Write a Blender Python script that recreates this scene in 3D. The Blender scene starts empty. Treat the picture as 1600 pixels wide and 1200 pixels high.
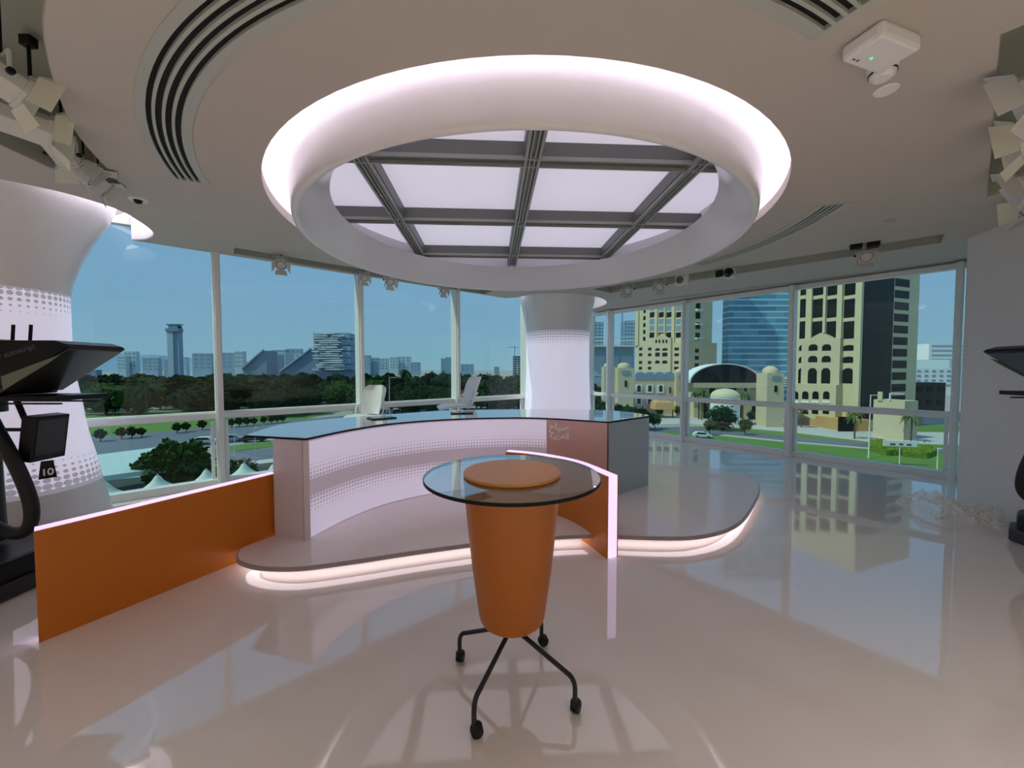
import bpy, math, random
from mathutils import Vector, Matrix, noise
from mathutils.geometry import tessellate_polygon
random.seed(7)
SC = bpy.context.scene
COL = SC.collection
PI = math.pi
R = math.radians

# ---------------------------------------------------------------- camera, sky, sun, exposure
F, PITCH, EYE = 610.0, math.atan(23 / 610.0), 1.6
cd = bpy.data.cameras.new('camera'); cam = bpy.data.objects.new('camera', cd); COL.objects.link(cam)
cam.location = (0, 0, EYE); cam.rotation_euler = (PI / 2 - PITCH, 0, 0)
cd.sensor_width = 36; cd.lens = F / 1600 * 36; cd.clip_start = 0.05; cd.clip_end = 12000
SC.camera = cam
SC.view_settings.view_transform = 'Standard'; SC.view_settings.look = 'None'
SC.view_settings.gamma = 1; SC.view_settings.use_curve_mapping = False
SC.view_settings.exposure = 0.13
SC.cycles.max_bounces = 12; SC.cycles.diffuse_bounces = 8; SC.cycles.glossy_bounces = 5; SC.cycles.transparent_max_bounces = 12
SC.cycles.sample_clamp_indirect = 4; SC.cycles.caustics_reflective = False; SC.cycles.caustics_refractive = False
SC.cycles.use_denoising = True
# unseen area lights added behind the viewer as fill for the room
for i, (x, y) in enumerate([(-5.4, -.6), (-2.5, -1.1), (.8, -1.6), (2.7, -.5)]):
    al = bpy.data.lights.new('rear_fill_light', 'AREA'); ao_ = bpy.data.objects.new('rear_fill_light', al); COL.objects.link(ao_)
    al.shape = 'RECTANGLE'; al.size = 1.5; al.size_y = .45; al.energy = 27; al.color = (1, .93, .85); al.spread = R_ = math.radians(100)
    ao_.location = (x, y, 3.08)

W = bpy.data.worlds.new('sky'); SC.world = W; W.use_nodes = True
nt = W.node_tree; nt.nodes.clear()
tc = nt.nodes.new('ShaderNodeTexCoord'); sp = nt.nodes.new('ShaderNodeSeparateXYZ'); cr = nt.nodes.new('ShaderNodeValToRGB')
bg = nt.nodes.new('ShaderNodeBackground'); ow = nt.nodes.new('ShaderNodeOutputWorld')
nt.links.new(tc.outputs['Generated'], sp.inputs[0]); nt.links.new(sp.outputs['Z'], cr.inputs[0])
nt.links.new(cr.outputs[0], bg.inputs[0]); nt.links.new(bg.outputs[0], ow.inputs[0])
cr.color_ramp.elements[0].position = 0.0; cr.color_ramp.elements[0].color = (.36, .53, .68, 1)
cr.color_ramp.elements[1].position = 1.0; cr.color_ramp.elements[1].color = (.22, .42, .85, 1)
e = cr.color_ramp.elements.new(.12); e.color = (.33, .50, .74, 1)
e = cr.color_ramp.elements.new(.35); e.color = (.31, .48, .78, 1)
bg.inputs[1].default_value = .98

sl = bpy.data.lights.new('sun', 'SUN'); sun = bpy.data.objects.new('sun', sl); COL.objects.link(sun)
sl.energy = 3.3; sl.angle = R(.6); sl.color = (1, .93, .78)
SUN = Vector((-.6, -.2, .77)).normalized()
sun.rotation_euler = SUN.to_track_quat('Z', 'Y').to_euler(); sun.location = (0, 0, 30)

# ---------------------------------------------------------------- helpers
def ray(x, y):
    a, b = (x - 800) / F, (600 - y) / F
    return Vector((a, math.cos(PITCH) + b * math.sin(PITCH), -math.sin(PITCH) + b * math.cos(PITCH)))
def atY(x, y, Y):
    d = ray(x, y); t = Y / d.y; return Vector((d.x * t, Y, EYE + d.z * t))
def atZ(x, y, z):
    d = ray(x, y); t = (z - EYE) / d.z; return Vector((d.x * t, d.y * t, z))

class MB:
    def __init__(s): s.v = []; s.f = []; s.uv = {}
    def add(s, vs, fs, M=None):
        n = len(s.v)
        for p in vs:
            p = Vector(p); s.v.append(M @ p if M else p)
        for f in fs: s.f.append([i + n for i in f])
        return s
    def box(s, c, size, M=None, rz=0):
        x, y, z = [k / 2 for k in size]
        vs = [Vector((i * x, j * y, k * z)) for i in (-1, 1) for j in (-1, 1) for k in (-1, 1)]
        if rz: vs = [Matrix.Rotation(rz, 3, 'Z') @ v for v in vs]
        vs = [v + Vector(c) for v in vs]
        return s.add(vs, [(0, 1, 3, 2), (4, 6, 7, 5), (0, 4, 5, 1), (2, 3, 7, 6), (0, 2, 6, 4), (1, 5, 7, 3)], M)
    def prism(s, poly, z0, z1, M=None, cap=True):
        n = len(poly)
        vs = [(p[0], p[1], z0) for p in poly] + [(p[0], p[1], z1) for p in poly]
        fs = [(i, (i + 1) % n, (i + 1) % n + n, i + n) for i in range(n)]
        if cap:
            t = tessellate_polygon([[Vector((p[0], p[1], 0)) for p in poly]])
            for a, b, c in t:
                fs.append((a, c, b)); fs.append((a + n, b + n, c + n))
        return s.add(vs, fs, M)
    def lathe(s, prof, n=48, M=None, close=False, a0=0, a1=2 * PI):
        full = abs(a1 - a0 - 2 * PI) < 1e-6
        m = n if full else n + 1
        vs = []
        for r, z in prof:
            for i in range(m):
                a = a0 + (a1 - a0) * i / n; vs.append((r * math.cos(a), r * math.sin(a), z))
        fs = []
        K = len(prof)
        for k in range(K if close else K - 1):
            k2 = (k + 1) % K
            for i in range(n):
                j = (i + 1) % m
                fs.append((k * m + i, k * m + j, k2 * m + j, k2 * m + i))
        return s.add(vs, fs, M)
    def cyl(s, a, b, r, r2=None, n=16, cap=True):
        a, b = Vector(a), Vector(b); d = b - a; L = d.length
        q = d.to_track_quat('Z', 'Y').to_matrix().to_4x4(); M = Matrix.Translation(a) @ q
        r2 = r if r2 is None else r2
        vs = [(r * math.cos(2 * PI * i / n), r * math.sin(2 * PI * i / n), 0) for i in range(n)] + \
             [(r2 * math.cos(2 * PI * i / n), r2 * math.sin(2 * PI * i / n), L) for i in range(n)]
        fs = [(i, (i + 1) % n, (i + 1) % n + n, i + n) for i in range(n)]
        if cap: fs += [tuple(range(n - 1, -1, -1)), tuple(range(n, 2 * n))]
        return s.add(vs, fs, M)
    def tube(s, pts, r, n=10):
        pts = [Vector(p) for p in pts]; vs = []; fs = []; N = len(pts); up = None
        for i, p in enumerate(pts):
            t = (pts[min(i + 1, N - 1)] - pts[max(i - 1, 0)]).normalized()
            if up is None:
                up = t.orthogonal().normalized()
            up = (up - t * up.dot(t)).normalized(); w = t.cross(up)
            rr = r[i] if isinstance(r, (list, tuple)) else r
            for k in range(n):
                a = 2 * PI * k / n; vs.append(p + up * (rr * math.cos(a)) + w * (rr * math.sin(a)))
        for i in range(N - 1):
            for k in range(n):
                k2 = (k + 1) % n; fs.append((i * n + k, i * n + k2, (i + 1) * n + k2, (i + 1) * n + k))
        fs += [tuple(range(n - 1, -1, -1)), tuple(range((N - 1) * n, N * n))]
        return s.add(vs, fs)
    def sphere(s, c, r, n=16, m=10, sc=(1, 1, 1)):
        vs = []; fs = []
        for i in range(m + 1):
            t = PI * i / m
            for k in range(n):
                a = 2 * PI * k / n
                vs.append((c[0] + r * sc[0] * math.sin(t) * math.cos(a), c[1] + r * sc[1] * math.sin(t) * math.sin(a), c[2] + r * sc[2] * math.cos(t)))
        for i in range(m):
            for k in range(n):
                k2 = (k + 1) % n; fs.append((i * n + k, (i + 1) * n + k, (i + 1) * n + k2, i * n + k2))
        return s.add(vs, fs)

def obj(name, mb, mat, parent=None, smooth=False, bevel=0, M=None):
    me = bpy.data.meshes.new(name)
    me.from_pydata([tuple(v) for v in mb.v], [], mb.f)
    me.validate(); me.update()
    if len(me.polygons) < 6000:
        import bmesh
        bm = bmesh.new(); bm.from_mesh(me); bmesh.ops.recalc_face_normals(bm, faces=bm.faces); bm.to_mesh(me); bm.free()
    if smooth:
        me.shade_smooth(); me.set_sharp_from_angle(angle=R(38))
    me.materials.append(mat)
    o = bpy.data.objects.new(name, me); COL.objects.link(o)
    if M is not None: o.matrix_world = M
    if parent is not None: o.parent = parent
    if bevel:
        b = o.modifiers.new('bevel', 'BEVEL'); b.width = bevel; b.segments = 2; b.limit_method = 'ANGLE'
    return o
def tag(o, label=None, cat=None, group=None, kind=None):
    if label: o['label'] = label
    if cat: o['category'] = cat
    if group: o['group'] = group
    if kind: o['kind'] = kind
    return o
def empty(name, loc=(0, 0, 0), rz=0):
    o = bpy.data.objects.new(name, None); COL.objects.link(o); o.empty_display_size = .1
    o.location = loc; o.rotation_euler = (0, 0, rz); return o
KIDS = {}
def copy_tree(o, parent=None):
    c = o.copy(); COL.objects.link(c); c.parent = parent
    for ch in [x for x in COL.objects if x.parent == o]: copy_tree(ch, c)
    return c
def spline(pts, n=8, closed=False):
    P = [Vector(p) for p in pts]; N = len(P); out = []
    rng = range(N) if closed else range(N - 1)
    for i in rng:
        p1, p2 = P[i], P[(i + 1) % N]
        p0 = P[i - 1] if (closed or i > 0) else p1 * 2 - p2
        p3 = P[(i + 2) % N] if (closed or i + 2 < N) else p2 * 2 - p1
        for k in range(n):
            t = k / n
            out.append(.5 * ((2 * p1) + (p2 - p0) * t + (2 * p0 - 5 * p1 + 4 * p2 - p3) * t * t + (3 * p1 - p0 - 3 * p2 + p3) * t ** 3))
    if not closed: out.append(P[-1])
    return out
def offset(path, d):
    out = []
    for i, p in enumerate(path):
        t = (path[min(i + 1, len(path) - 1)] - path[max(i - 1, 0)]).normalized()
        out.append(p + Vector((-t.y, t.x)) * d)
    return out
def wallstrip(path, th, z0, z1):
    a = path; b = offset(path, th)
    return MB().prism(list(a) + list(reversed(b)), z0, z1)
def uvstrip(name, path, z0, z1, mat, parent=None, off=0.0):
    """curved sheet with thickness; UV = metres along, metres up"""
    pa = offset(path, off) if off else path
    pb = offset(path, off + .008)
    me = bpy.data.meshes.new(name); n = len(pa)
    L = [0]
    for i in range(1, n): L.append(L[-1] + (pa[i] - pa[i - 1]).length)
    vs = [(p.x, p.y, z0) for p in pa] + [(p.x, p.y, z1) for p in pa] + [(p.x, p.y, z0) for p in pb] + [(p.x, p.y, z1) for p in pb]
    fs = []; uv = []
    for i in range(n - 1):
        fs.append((i, i + 1, n + i + 1, n + i)); uv += [(L[i], 0), (L[i + 1], 0), (L[i + 1], z1 - z0), (L[i], z1 - z0)]
        fs.append((2 * n + i + 1, 2 * n + i, 3 * n + i, 3 * n + i + 1)); uv += [(0, 9)] * 4
        fs.append((n + i, n + i + 1, 3 * n + i + 1, 3 * n + i)); uv += [(0, 9)] * 4
        fs.append((i + 1, i, 2 * n + i, 2 * n + i + 1)); uv += [(0, 9)] * 4
    me.from_pydata(vs, [], fs); l = me.uv_layers.new(name='UVMap')
    for i, c in enumerate(uv): l.data[i].uv = c
    me.materials.append(mat); me.shade_smooth(); me.set_sharp_from_angle(angle=R(30))
    o = bpy.data.objects.new(name, me); COL.objects.link(o)
    if parent: o.parent = parent
    return o

# ---------------------------------------------------------------- materials
def mat(name, col, rough=.5, metal=0, emit=None, estr=0, spec=.5, noise_amt=0, nscale=8, bump=0, coat=0):
    m = bpy.data.materials.new(name); m.use_nodes = True; t = m.node_tree; b = t.nodes['Principled BSDF']
    b.inputs['Base Color'].default_value = (*col, 1); b.inputs['Roughness'].default_value = rough
    b.inputs['Metallic'].default_value = metal; b.inputs['Specular IOR Level'].default_value = spec
    b.inputs['Coat Weight'].default_value = coat; b.inputs['Coat IOR'].default_value = 1.6; b.inputs['Coat Roughness'].default_value = .02
    if emit:
        b.inputs['Emission Color'].default_value = (*emit, 1); b.inputs['Emission Strength'].default_value = estr
    co = t.nodes.new('ShaderNodeTexCoord'); nz = t.nodes.new('ShaderNodeTexNoise'); nz.inputs['Scale'].default_value = nscale
    nz.inputs['Detail'].default_value = 4
    t.links.new(co.outputs['Object'], nz.inputs['Vector'])
    mx = t.nodes.new('ShaderNodeMix'); mx.data_type = 'RGBA'
    mx.inputs['A'].default_value = (*[c * (1 - noise_amt) for c in col], 1)
    mx.inputs['B'].default_value = (*[min(1, c * (1 + noise_amt)) for c in col], 1)
    t.links.new(nz.outputs['Fac'], mx.inputs['Factor']); t.links.new(mx.outputs['Result'], b.inputs['Base Color'])
    if bump:
        bp = t.nodes.new('ShaderNodeBump'); bp.inputs['Strength'].default_value = bump; bp.inputs['Distance'].default_value = .02
        t.links.new(nz.outputs['Fac'], bp.inputs['Height']); t.links.new(bp.outputs[0], b.inputs['Normal'])
    return m
def glassmat(name, tint, ior=1.45, mul=1.0, grough=0.0, gcol=(1, 1, 1)):
    m = bpy.data.materials.new(name); m.use_nodes = True; t = m.node_tree; t.nodes.clear()
    o = t.nodes.new('ShaderNodeOutputMaterial'); tr = t.nodes.new('ShaderNodeBsdfTransparent'); tr.inputs[0].default_value = (*tint, 1)
    gl = t.nodes.new('ShaderNodeBsdfGlossy'); gl.inputs['Roughness'].default_value = grough; gl.inputs[0].default_value = (*gcol, 1)
    fr = t.nodes.new('ShaderNodeFresnel'); fr.inputs[0].default_value = ior; mx = t.nodes.new('ShaderNodeMixShader')
    mm = t.nodes.new('ShaderNodeMath'); mm.operation = 'MULTIPLY'; mm.inputs[1].default_value = mul; mm.use_clamp = True
    geo = t.nodes.new('ShaderNodeNewGeometry'); sub = t.nodes.new('ShaderNodeMath'); sub.operation = 'SUBTRACT'; sub.inputs[0].default_value = 1
    m2 = t.nodes.new('ShaderNodeMath'); m2.operation = 'MULTIPLY'
    t.links.new(geo.outputs['Backfacing'], sub.inputs[1])
    t.links.new(fr.outputs[0], mm.inputs[0]); t.links.new(mm.outputs[0], m2.inputs[0]); t.links.new(sub.outputs[0], m2.inputs[1])
    t.links.new(m2.outputs[0], mx.inputs[0])
    t.links.new(tr.outputs[0], mx.inputs[1]); t.links.new(gl.outputs[0], mx.inputs[2]); t.links.new(mx.outputs[0], o.inputs[0])
    return m
def dotpanel(name, glow, strength, ink, spacing, rows, vary):
    """back-lit white sheet with printed dots; rows: list of (v_from, v_to) over which dots grow from 0 to full, solid=(a,b)"""
    m = bpy.data.materials.new(name); m.use_nodes = True; t = m.node_tree; b = t.nodes['Principled BSDF']
    b.inputs['Roughness'].default_value = .28
    uv = t.nodes.new('ShaderNodeTexCoord'); s = t.nodes.new('ShaderNodeSeparateXYZ'); t.links.new(uv.outputs['UV'], s.inputs[0])
    def M(op, a, b_=None, c=None, clamp=False):
        n = t.nodes.new('ShaderNodeMath'); n.operation = op; n.use_clamp = clamp
        for i, x in enumerate((a, b_, c)):
            if x is None: continue
            if isinstance(x, (int, float)): n.inputs[i].default_value = x
            else: t.links.new(x, n.inputs[i])
        return n.outputs[0]
    u, v = s.outputs[0], s.outputs[1]
    fu = M('SUBTRACT', M('FRACT', M('DIVIDE', u, spacing)), .5)
    fv = M('SUBTRACT', M('FRACT', M('DIVIDE', v, spacing)), .5)
    vq = M('MULTIPLY', M('ADD', M('FLOOR', M('DIVIDE', v, spacing)), .5), spacing)
    d = M('SQRT', M('ADD', M('MULTIPLY', fu, fu), M('MULTIPLY', fv, fv)))
    size = None
    for (a, c) in rows:
        mr = t.nodes.new('ShaderNodeMapRange'); mr.clamp = True
        t.links.new(vq, mr.inputs[0]); mr.inputs[1].default_value = a; mr.inputs[2].default_value = c
        mr.inputs[3].default_value = 0; mr.inputs[4].default_value = vary
        size = mr.outputs[0] if size is None else M('MINIMUM' if name.startswith('desk') else 'MAXIMUM', size, mr.outputs[0])
    mask = M('LESS_THAN', d, size)
    full = M('GREATER_THAN', size, vary * .96)
    mask = M('MAXIMUM', mask, full)
    inv = M('SUBTRACT', 1, mask)
    mx = t.nodes.new('ShaderNodeMix'); mx.data_type = 'RGBA'; mx.inputs['A'].default_value = (.75, .73, .77, 1); mx.inputs['B'].default_value = (*ink, 1)
    t.links.new(mask, mx.inputs['Factor']); t.links.new(mx.outputs['Result'], b.inputs['Base Color'])
    b.inputs['Emission Color'].default_value = (*glow, 1); t.links.new(M('MULTIPLY', M('ADD', M('MULTIPLY', inv, .62), .38), strength), b.inputs['Emission Strength'])
    return m

LAV = (.62, .50, .78)
M_floor = mat('polished resin floor', (.86, .785, .72), .05, spec=.9, noise_amt=.03, nscale=.7, coat=.6)
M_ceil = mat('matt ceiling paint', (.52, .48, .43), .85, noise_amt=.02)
M_white = mat('white satin paint', (.80, .80, .79), .35, noise_amt=.02)
M_gloss = mat('white gloss lacquer', (.80, .78, .80), .22, noise_amt=.02)
M_wall = mat('pale grey wall paint', (.70, .69, .68), .7, noise_amt=.02)
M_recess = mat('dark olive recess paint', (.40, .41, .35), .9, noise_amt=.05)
M_alu = mat('anodised aluminium', (.62, .63, .62), .35, metal=.5, noise_amt=.03)
M_frame = mat('white powder coated frame', (.80, .81, .78), .4, noise_amt=.02)
M_beam = mat('grey painted beam', (.15, .155, .15), .45, noise_amt=.03)
M_beamL = mat('pale beam edge', (.34, .35, .33), .4, noise_amt=.02)
M_sky = mat('luminous lavender ceiling fabric', (.7, .68, .75), .6, emit=(.56, .53, .64), estr=.67)
M_cove = mat('cove lamp strip', (.9, .85, .9), .5, emit=(.96, .85, 1), estr=6.5)
M_under = mat('under plinth lamp strip', (.9, .85, .9), .5, emit=(1, .88, .95), estr=1.45)
M_orange = mat('orange matt laminate', (.56, .16, .004), .38, noise_amt=.03)
M_disc = mat('orange disc with painted sky sheen', (.80, .33, .07), .35, spec=.8, noise_amt=.03)  # orange lightened to carry the sky reflection on the disc top
M_orange2 = mat('orange leatherette drum', (.42, .118, .003), .42, noise_amt=.05, nscale=30)
M_lav = mat('lavender glowing acrylic', (.7, .6, .8), .4, emit=(.80, .60, .98), estr=1.0)
M_plat = mat('beige gloss stage top', (.84, .76, .72), .1, noise_amt=.02)
M_edge = mat('grey stage edge', (.36, .32, .33), .35, noise_amt=.02)
M_desk = mat('mauve grey laminate', (.70, .63, .68), .35, noise_amt=.03)
M_deskend = mat('mauve grey end laminate', (.72, .64, .72), .35, noise_amt=.02)
M_copper = mat('copper tinted metallic panel', (.80, .52, .48), .4, metal=.15, noise_amt=.04)
M_steel = mat('blue grey metallic panel', (.40, .47, .50), .35, metal=.3, noise_amt=.03)
M_black = mat('black plastic', (.006, .006, .007), .35, spec=.25, noise_amt=.1)
M_blackm = mat('black powder coat', (.012, .01, .012), .3, noise_amt=.1)
M_rubber = mat('black rubber', (.006, .006, .006), .6, noise_amt=.1)
M_screen = mat('dim dark screen', (.03, .03, .025), .15, noise_amt=.2)
M_red = mat('red cap', (.3, .01, .01), .4)
M_txt = mat('white lettering', (.95, .92, .93), .5)
M_txtg = mat('grey lettering', (.10, .11, .11), .5)
M_chair = mat('white chair plastic', (.82, .83, .81), .35, noise_amt=.02)
M_lamp = mat('light grey lamp housing', (.62, .62, .59), .45, noise_amt=.04)
M_lampc = mat('cream barn door', (.72, .72, .60), .5, noise_amt=.03)
M_lens = mat('frosted lamp lens', (.26, .26, .27), .1, noise_amt=.1)
M_led = mat('green indicator', (.05, .6, .2), .4, emit=(.05, .9, .3), estr=1.2)
M_slot = mat('black painted slot shade', (.01, .012, .011), .8)
M_grille = mat('pale diffuser bars', (.46, .48, .44), .5)
M_plasticbag = mat('clear crinkled polythene', (.92, .88, .80), .2, spec=.8, noise_amt=.03)
_pt = M_plasticbag.node_tree; _pb = _pt.nodes['Principled BSDF']; _pb.inputs['Alpha'].default_value = .30
M_win = glassmat('tinted window glass', (.72, .84, .82), 1.45, .9)
M_glass = glassmat('clear table glass', (.80, .88, .84), 1.5, 2.2)
M_gedge = mat('dark green glass edge', (.003, .009, .009), .4, spec=.15, noise_amt=.1)
M_deskglass = mat('pale glass with sky reflection tint', (.70, .80, .82), .02, spec=1.0, noise_amt=.02, coat=1)  # sky reflection brightened into the base colour of the desk glass
M_deskdots = dotpanel('desk dot panel', (.43, .385, .53), .60, (.62, .53, .55), .0365, [(.16, .36), (.70, .50)], .46)
M_coldots = dotpanel('column dot panel', (.50, .47, .60), .72, (.50, .50, .52), .055, [(1.62, 1.97), (.38, .0)], .62)

# ---------------------------------------------------------------- room geometry constants
ZC = 3.15
CX, CY = .11, 4.45
LP, LD = Vector((-2.62, 6.6)), Vector((.757, .654)).normalized()
LN = Vector((-LD.y, LD.x))
RP, RD = Vector((3.9, 8.75)), Vector((-.64, .77)).normalized()
def Lw(t): return LP + LD * t
def Rw(t): return RP + RD * t
_k = Matrix(((LD.x, -RD.x), (LD.y, -RD.y))).inverted() @ (RP - LP)
CORNER = Lw(_k[0]); LEND, REND = _k[0], _k[1]
COLL, COLC = Vector((-4.85, 3.72)), Vector((1.03, 8.85))

# floor
fl = obj('floor', MB().prism([(-9, -3.2), (9.5, -3.2), (9.5, 2.2), Rw(-5.8), CORNER, Lw(-6.6), (-9, 2.2)], -.3, 0), M_floor)
tag(fl, kind='structure')

# ceiling sheet with holes (fits over a thickness)
def arc(cx, cy, r, a0, a1, n):
    return [Vector((cx + r * math.cos(R(a0 + (a1 - a0) * i / n)), cy + r * math.sin(R(a0 + (a1 - a0) * i / n)))) for i in range(n + 1)]
covL = [Lw(-2.68) - LN * .12] + [Vector(p) for p in [(-4.36, 4.72), (-4.10, 4.53), (-3.93, 4.22), (-3.83, 3.85), (-3.90, 3.56), (-4.04, 3.37), (-4.24, 3.2), (-4.6, 3.0), (-5.1, 2.85), (-5.6, 2.8), (-6.3, 3.0)]]
covC = [Vector(p) for p in [(.10, 8.50), (.45, 8.12), (.85, 8.02), (1.25, 8.05), (1.62, 8.25), (1.96, 8.6), (2.16, 9.0), (2.24, 9.4), (2.14, 9.9), (1.95, 10.3)]]
edge = [Lw(3.18) - LN * .12] + spline(covC, 5) + [CORNER + Vector((.05, -.12))] + [Rw(-5.8), Vector((9.5, 2.2)), Vector((9.5, -3.2)), Vector((-9, -3.2)), Vector((-9, 2.2)), Vector((-7.2, 3.3))] + list(reversed(spline(covL, 5)))
open_main = arc(CX, CY, 2.465, 0, 360, 96)[:-1]
# lamp recess beside the left column
recL = spline([Vector(p) for p in [(-3.36, 3.44), (-3.20, 3.20), (-2.96, 2.78), (-2.77, 2.51), (-2.48, 2.18), (-2.18, 1.88), (-1.9, 1.66), (-1.4, 1.3), (-.9, 1.05)]], 5) + [Vector((-.9, .3)), Vector((-3.0, .2)), Vector((-3.5, 1.6)), Vector((-3.54, 2.75)), Vector((-3.56, 3.1)), Vector((-3.53, 3.36))]
slotL = [Vector(p) for p in [(-3.54, 5.04), (-.38, 7.82), (-.58, 8.14), (-3.74, 5.30)]]
slotR = [Vector(p) for p in [(1.55, 7.6), (4.96, 4.53), (5.28, 4.86), (2.0, 8.02)]]
recR = [Vector(p) for p in [(2.26, 1.87), (4.28, 3.58), (4.85, 2.9), (2.85, 1.2)]]
DR0, DR1 = 2.88, 3.13
def sector(a0, a1, r0, r1, n=40):
    return arc(CX, CY, r1, a0, a1, n) + list(reversed(arc(CX, CY, r0, a0, a1, n)))
diff_angles = [(203, 297), (-14, 28)]
diffs = [sector(a0, a1, DR0, DR1) for a0, a1 in diff_angles]
holes = [open_main, recL, slotL, slotR, recR] + diffs
def sheet(outline, holes, z0, z1):
    loops = [outline] + holes
    tri = tessellate_polygon([[Vector((p.x, p.y, 0)) for p in l] for l in loops])
    flat = [p for l in loops for p in l]; n = len(flat)
    mb = MB(); mb.v = [Vector((p.x, p.y, z0)) for p in flat] + [Vector((p.x, p.y, z1)) for p in flat]
    for a, b, c in tri:
        mb.f.append([a, b, c]); mb.f.append([a + n, c + n, b + n])
    k = 0
    for l in loops:
        m = len(l)
        for i in range(m): mb.f.append([k + i, k + (i + 1) % m, k + (i + 1) % m + n, k + i + n])
        k += m
    return mb
cl = obj('ceiling', sheet(edge, holes, ZC, ZC + .09), M_ceil); tag(cl, kind='structure')
slab = obj('ceiling', MB().prism([(-9.2, -3.4), (9.7, -3.4), (9.7, 2.2), Rw(-6), CORNER + Vector((.1, .15)), Lw(-6.9), (-9.2, 3)], 3.95, 4.3), M_white); tag(slab, kind='structure')
def liner(name, path, z0, z1, m, lid=True, closed=True):
    mb = MB(); n = len(path)
    for i in range(n if closed else n - 1):
        a, b = path[i], path[(i + 1) % n]; k = len(mb.v)
        d = (b - a); nrm = Vector((d.y, -d.x)); 
        mb.v += [Vector((a.x, a.y, z0)), Vector((b.x, b.y, z0)), Vector((b.x, b.y, z1)), Vector((a.x, a.y, z1))]
        mb.f.append([k, k + 1, k + 2, k + 3])
    if lid:
        t = tessellate_polygon([[Vector((p.x, p.y, 0)) for p in path]]); k = len(mb.v)
        mb.v += [Vector((p.x, p.y, z1)) for p in path]
        for a, b, c in t: mb.f.append([a + k, b + k, c + k])
    o = obj(name, mb, m); s = o.modifiers.new('solid', 'SOLIDIFY'); s.thickness = .01; s.offset = 0
    return o
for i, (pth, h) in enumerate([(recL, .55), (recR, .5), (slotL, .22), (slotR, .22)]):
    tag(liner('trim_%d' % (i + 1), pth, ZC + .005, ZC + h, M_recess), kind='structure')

# walls
def wallbox(name, pts, z0, z1, m): return tag(obj(name, MB().prism(pts, z0, z1), m), kind='structure')
wallbox('wall_right', [(5.37, 4.66), (3.3, -3), (9.4, -3), (9.4, 2.4), (7.35, 4.35)], 0, ZC - .003, M_wall)
wallbox('wall_back', [(-9, -3.2), (9.4, -3.2), (9.4, -3.02), (-9, -3.02)], 0, 3.94, M_wall)
wallbox('wall_left', [(-9, -3.0), (-8.8, -3.0), (-8.8, 3.0), (-9, 3.0)], 0, 3.94, M_wall)
def band(name, a, b, th, z0, z1, m):
    d = (b - a).normalized(); n = Vector((-d.y, d.x)) * th
    return wallbox(name, [a, b, b + n, a + n], z0, z1, m)
band('wall_left_upper', Lw(-6.6), CORNER, .12, 3.42, 3.94, M_white)
band('wall_right_upper', CORNER, Rw(-5.8), .12, 3.12, 3.94, M_white)
# narrow shadow groove track by the right glass
band('trim_5', Vector((3.04, 8.90)), Vector((6.24, 5.78)), .035, ZC - .012, ZC - .001, M_recess)

# windows: each bay = mullion + rails + two panes
def window(idx, a, b, head, inward, zt=.93):
    d = (b - a); L = d.length; d = d.normalized(); rz = math.atan2(d.y, d.x)
    M = Matrix.Translation((a.x, a.y, 0)) @ Matrix.Rotation(rz, 4, 'Z')
    s = inward
    fr = MB()
    fr.box((0, s * .06, head / 2), (.085, .20, head))                       # mullion
    fr.box((0, s * .175, head / 2), (.05, .05, head))
    fr.box((L / 2, s * .03, zt), (L, .10, .10)); fr.box((L / 2, s * .09, zt), (L, .04, .07))
    fr.box((L / 2, s * .04, .05), (L, .14, .10)); fr.box((L / 2, s * .03, head - .04), (L, .10, .08))
    fr.box((.075, s * .02, .49), (.04, .06, .80)); fr.box((L - .075, s * .02, .49), (.04, .06, .80))
    w = obj('window_%d' % idx, fr, M_frame, M=M, bevel=.004); tag(w, kind='structure')
    for z0, z1 in ((.10, zt - .05), (zt + .05, head - .08)):
        g = obj('pane', MB().box((L / 2, 0, (z0 + z1) / 2), (L - .02, .012, z1 - z0)), M_win, M=None)
        g.parent = w
k = 1
for t in (-5.66, -3.77, -1.88, .03, 1.92, 3.79):
    window(k, Lw(t), Lw(t + 1.885) if t < 3.7 else CORNER, 3.42, -1, .975); k += 1
for t in (2.0, 0, -2.0, -4.0):
    window(k, Rw(t), Rw(t - 2.0), 3.12, -1); k += 1
window(k, CORNER, Rw(2.0), 3.12, -1)

# ---------------------------------------------------------------- ceiling feature
cf = empty('ceiling_light_feature', (CX, CY, ZC))
tag(cf, 'large round glossy white ring set in the ceiling around the glowing grid', 'ceiling feature')
def prof(pts, n=6): return [(p.x, p.y) for p in spline([Vector((a, b)) for a, b in pts], n)]
bell = prof([(2.62, .80), (2.47, .62), (2.37, .44), (2.31, .24), (2.28, .04), (2.27, -.10), (2.265, -.18), (2.25, -.215), (2.215, -.215), (2.16, -.16), (2.08, -.06), (2.0, .05), (1.955, .11)])
obj('flared_ring', MB().lathe(bell, 128), M_gloss, cf, smooth=True)
obj('cove_housing', MB().lathe([(2.50, .092), (2.86, .092), (2.95, .14), (2.95, .79), (2.6, .79)], 96), M_white, cf, smooth=True)
obj('cove_lamp', MB().lathe([(2.60, .11), (2.60, .14), (2.70, .14), (2.70, .11)], 96, close=True), M_cove, cf)
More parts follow.
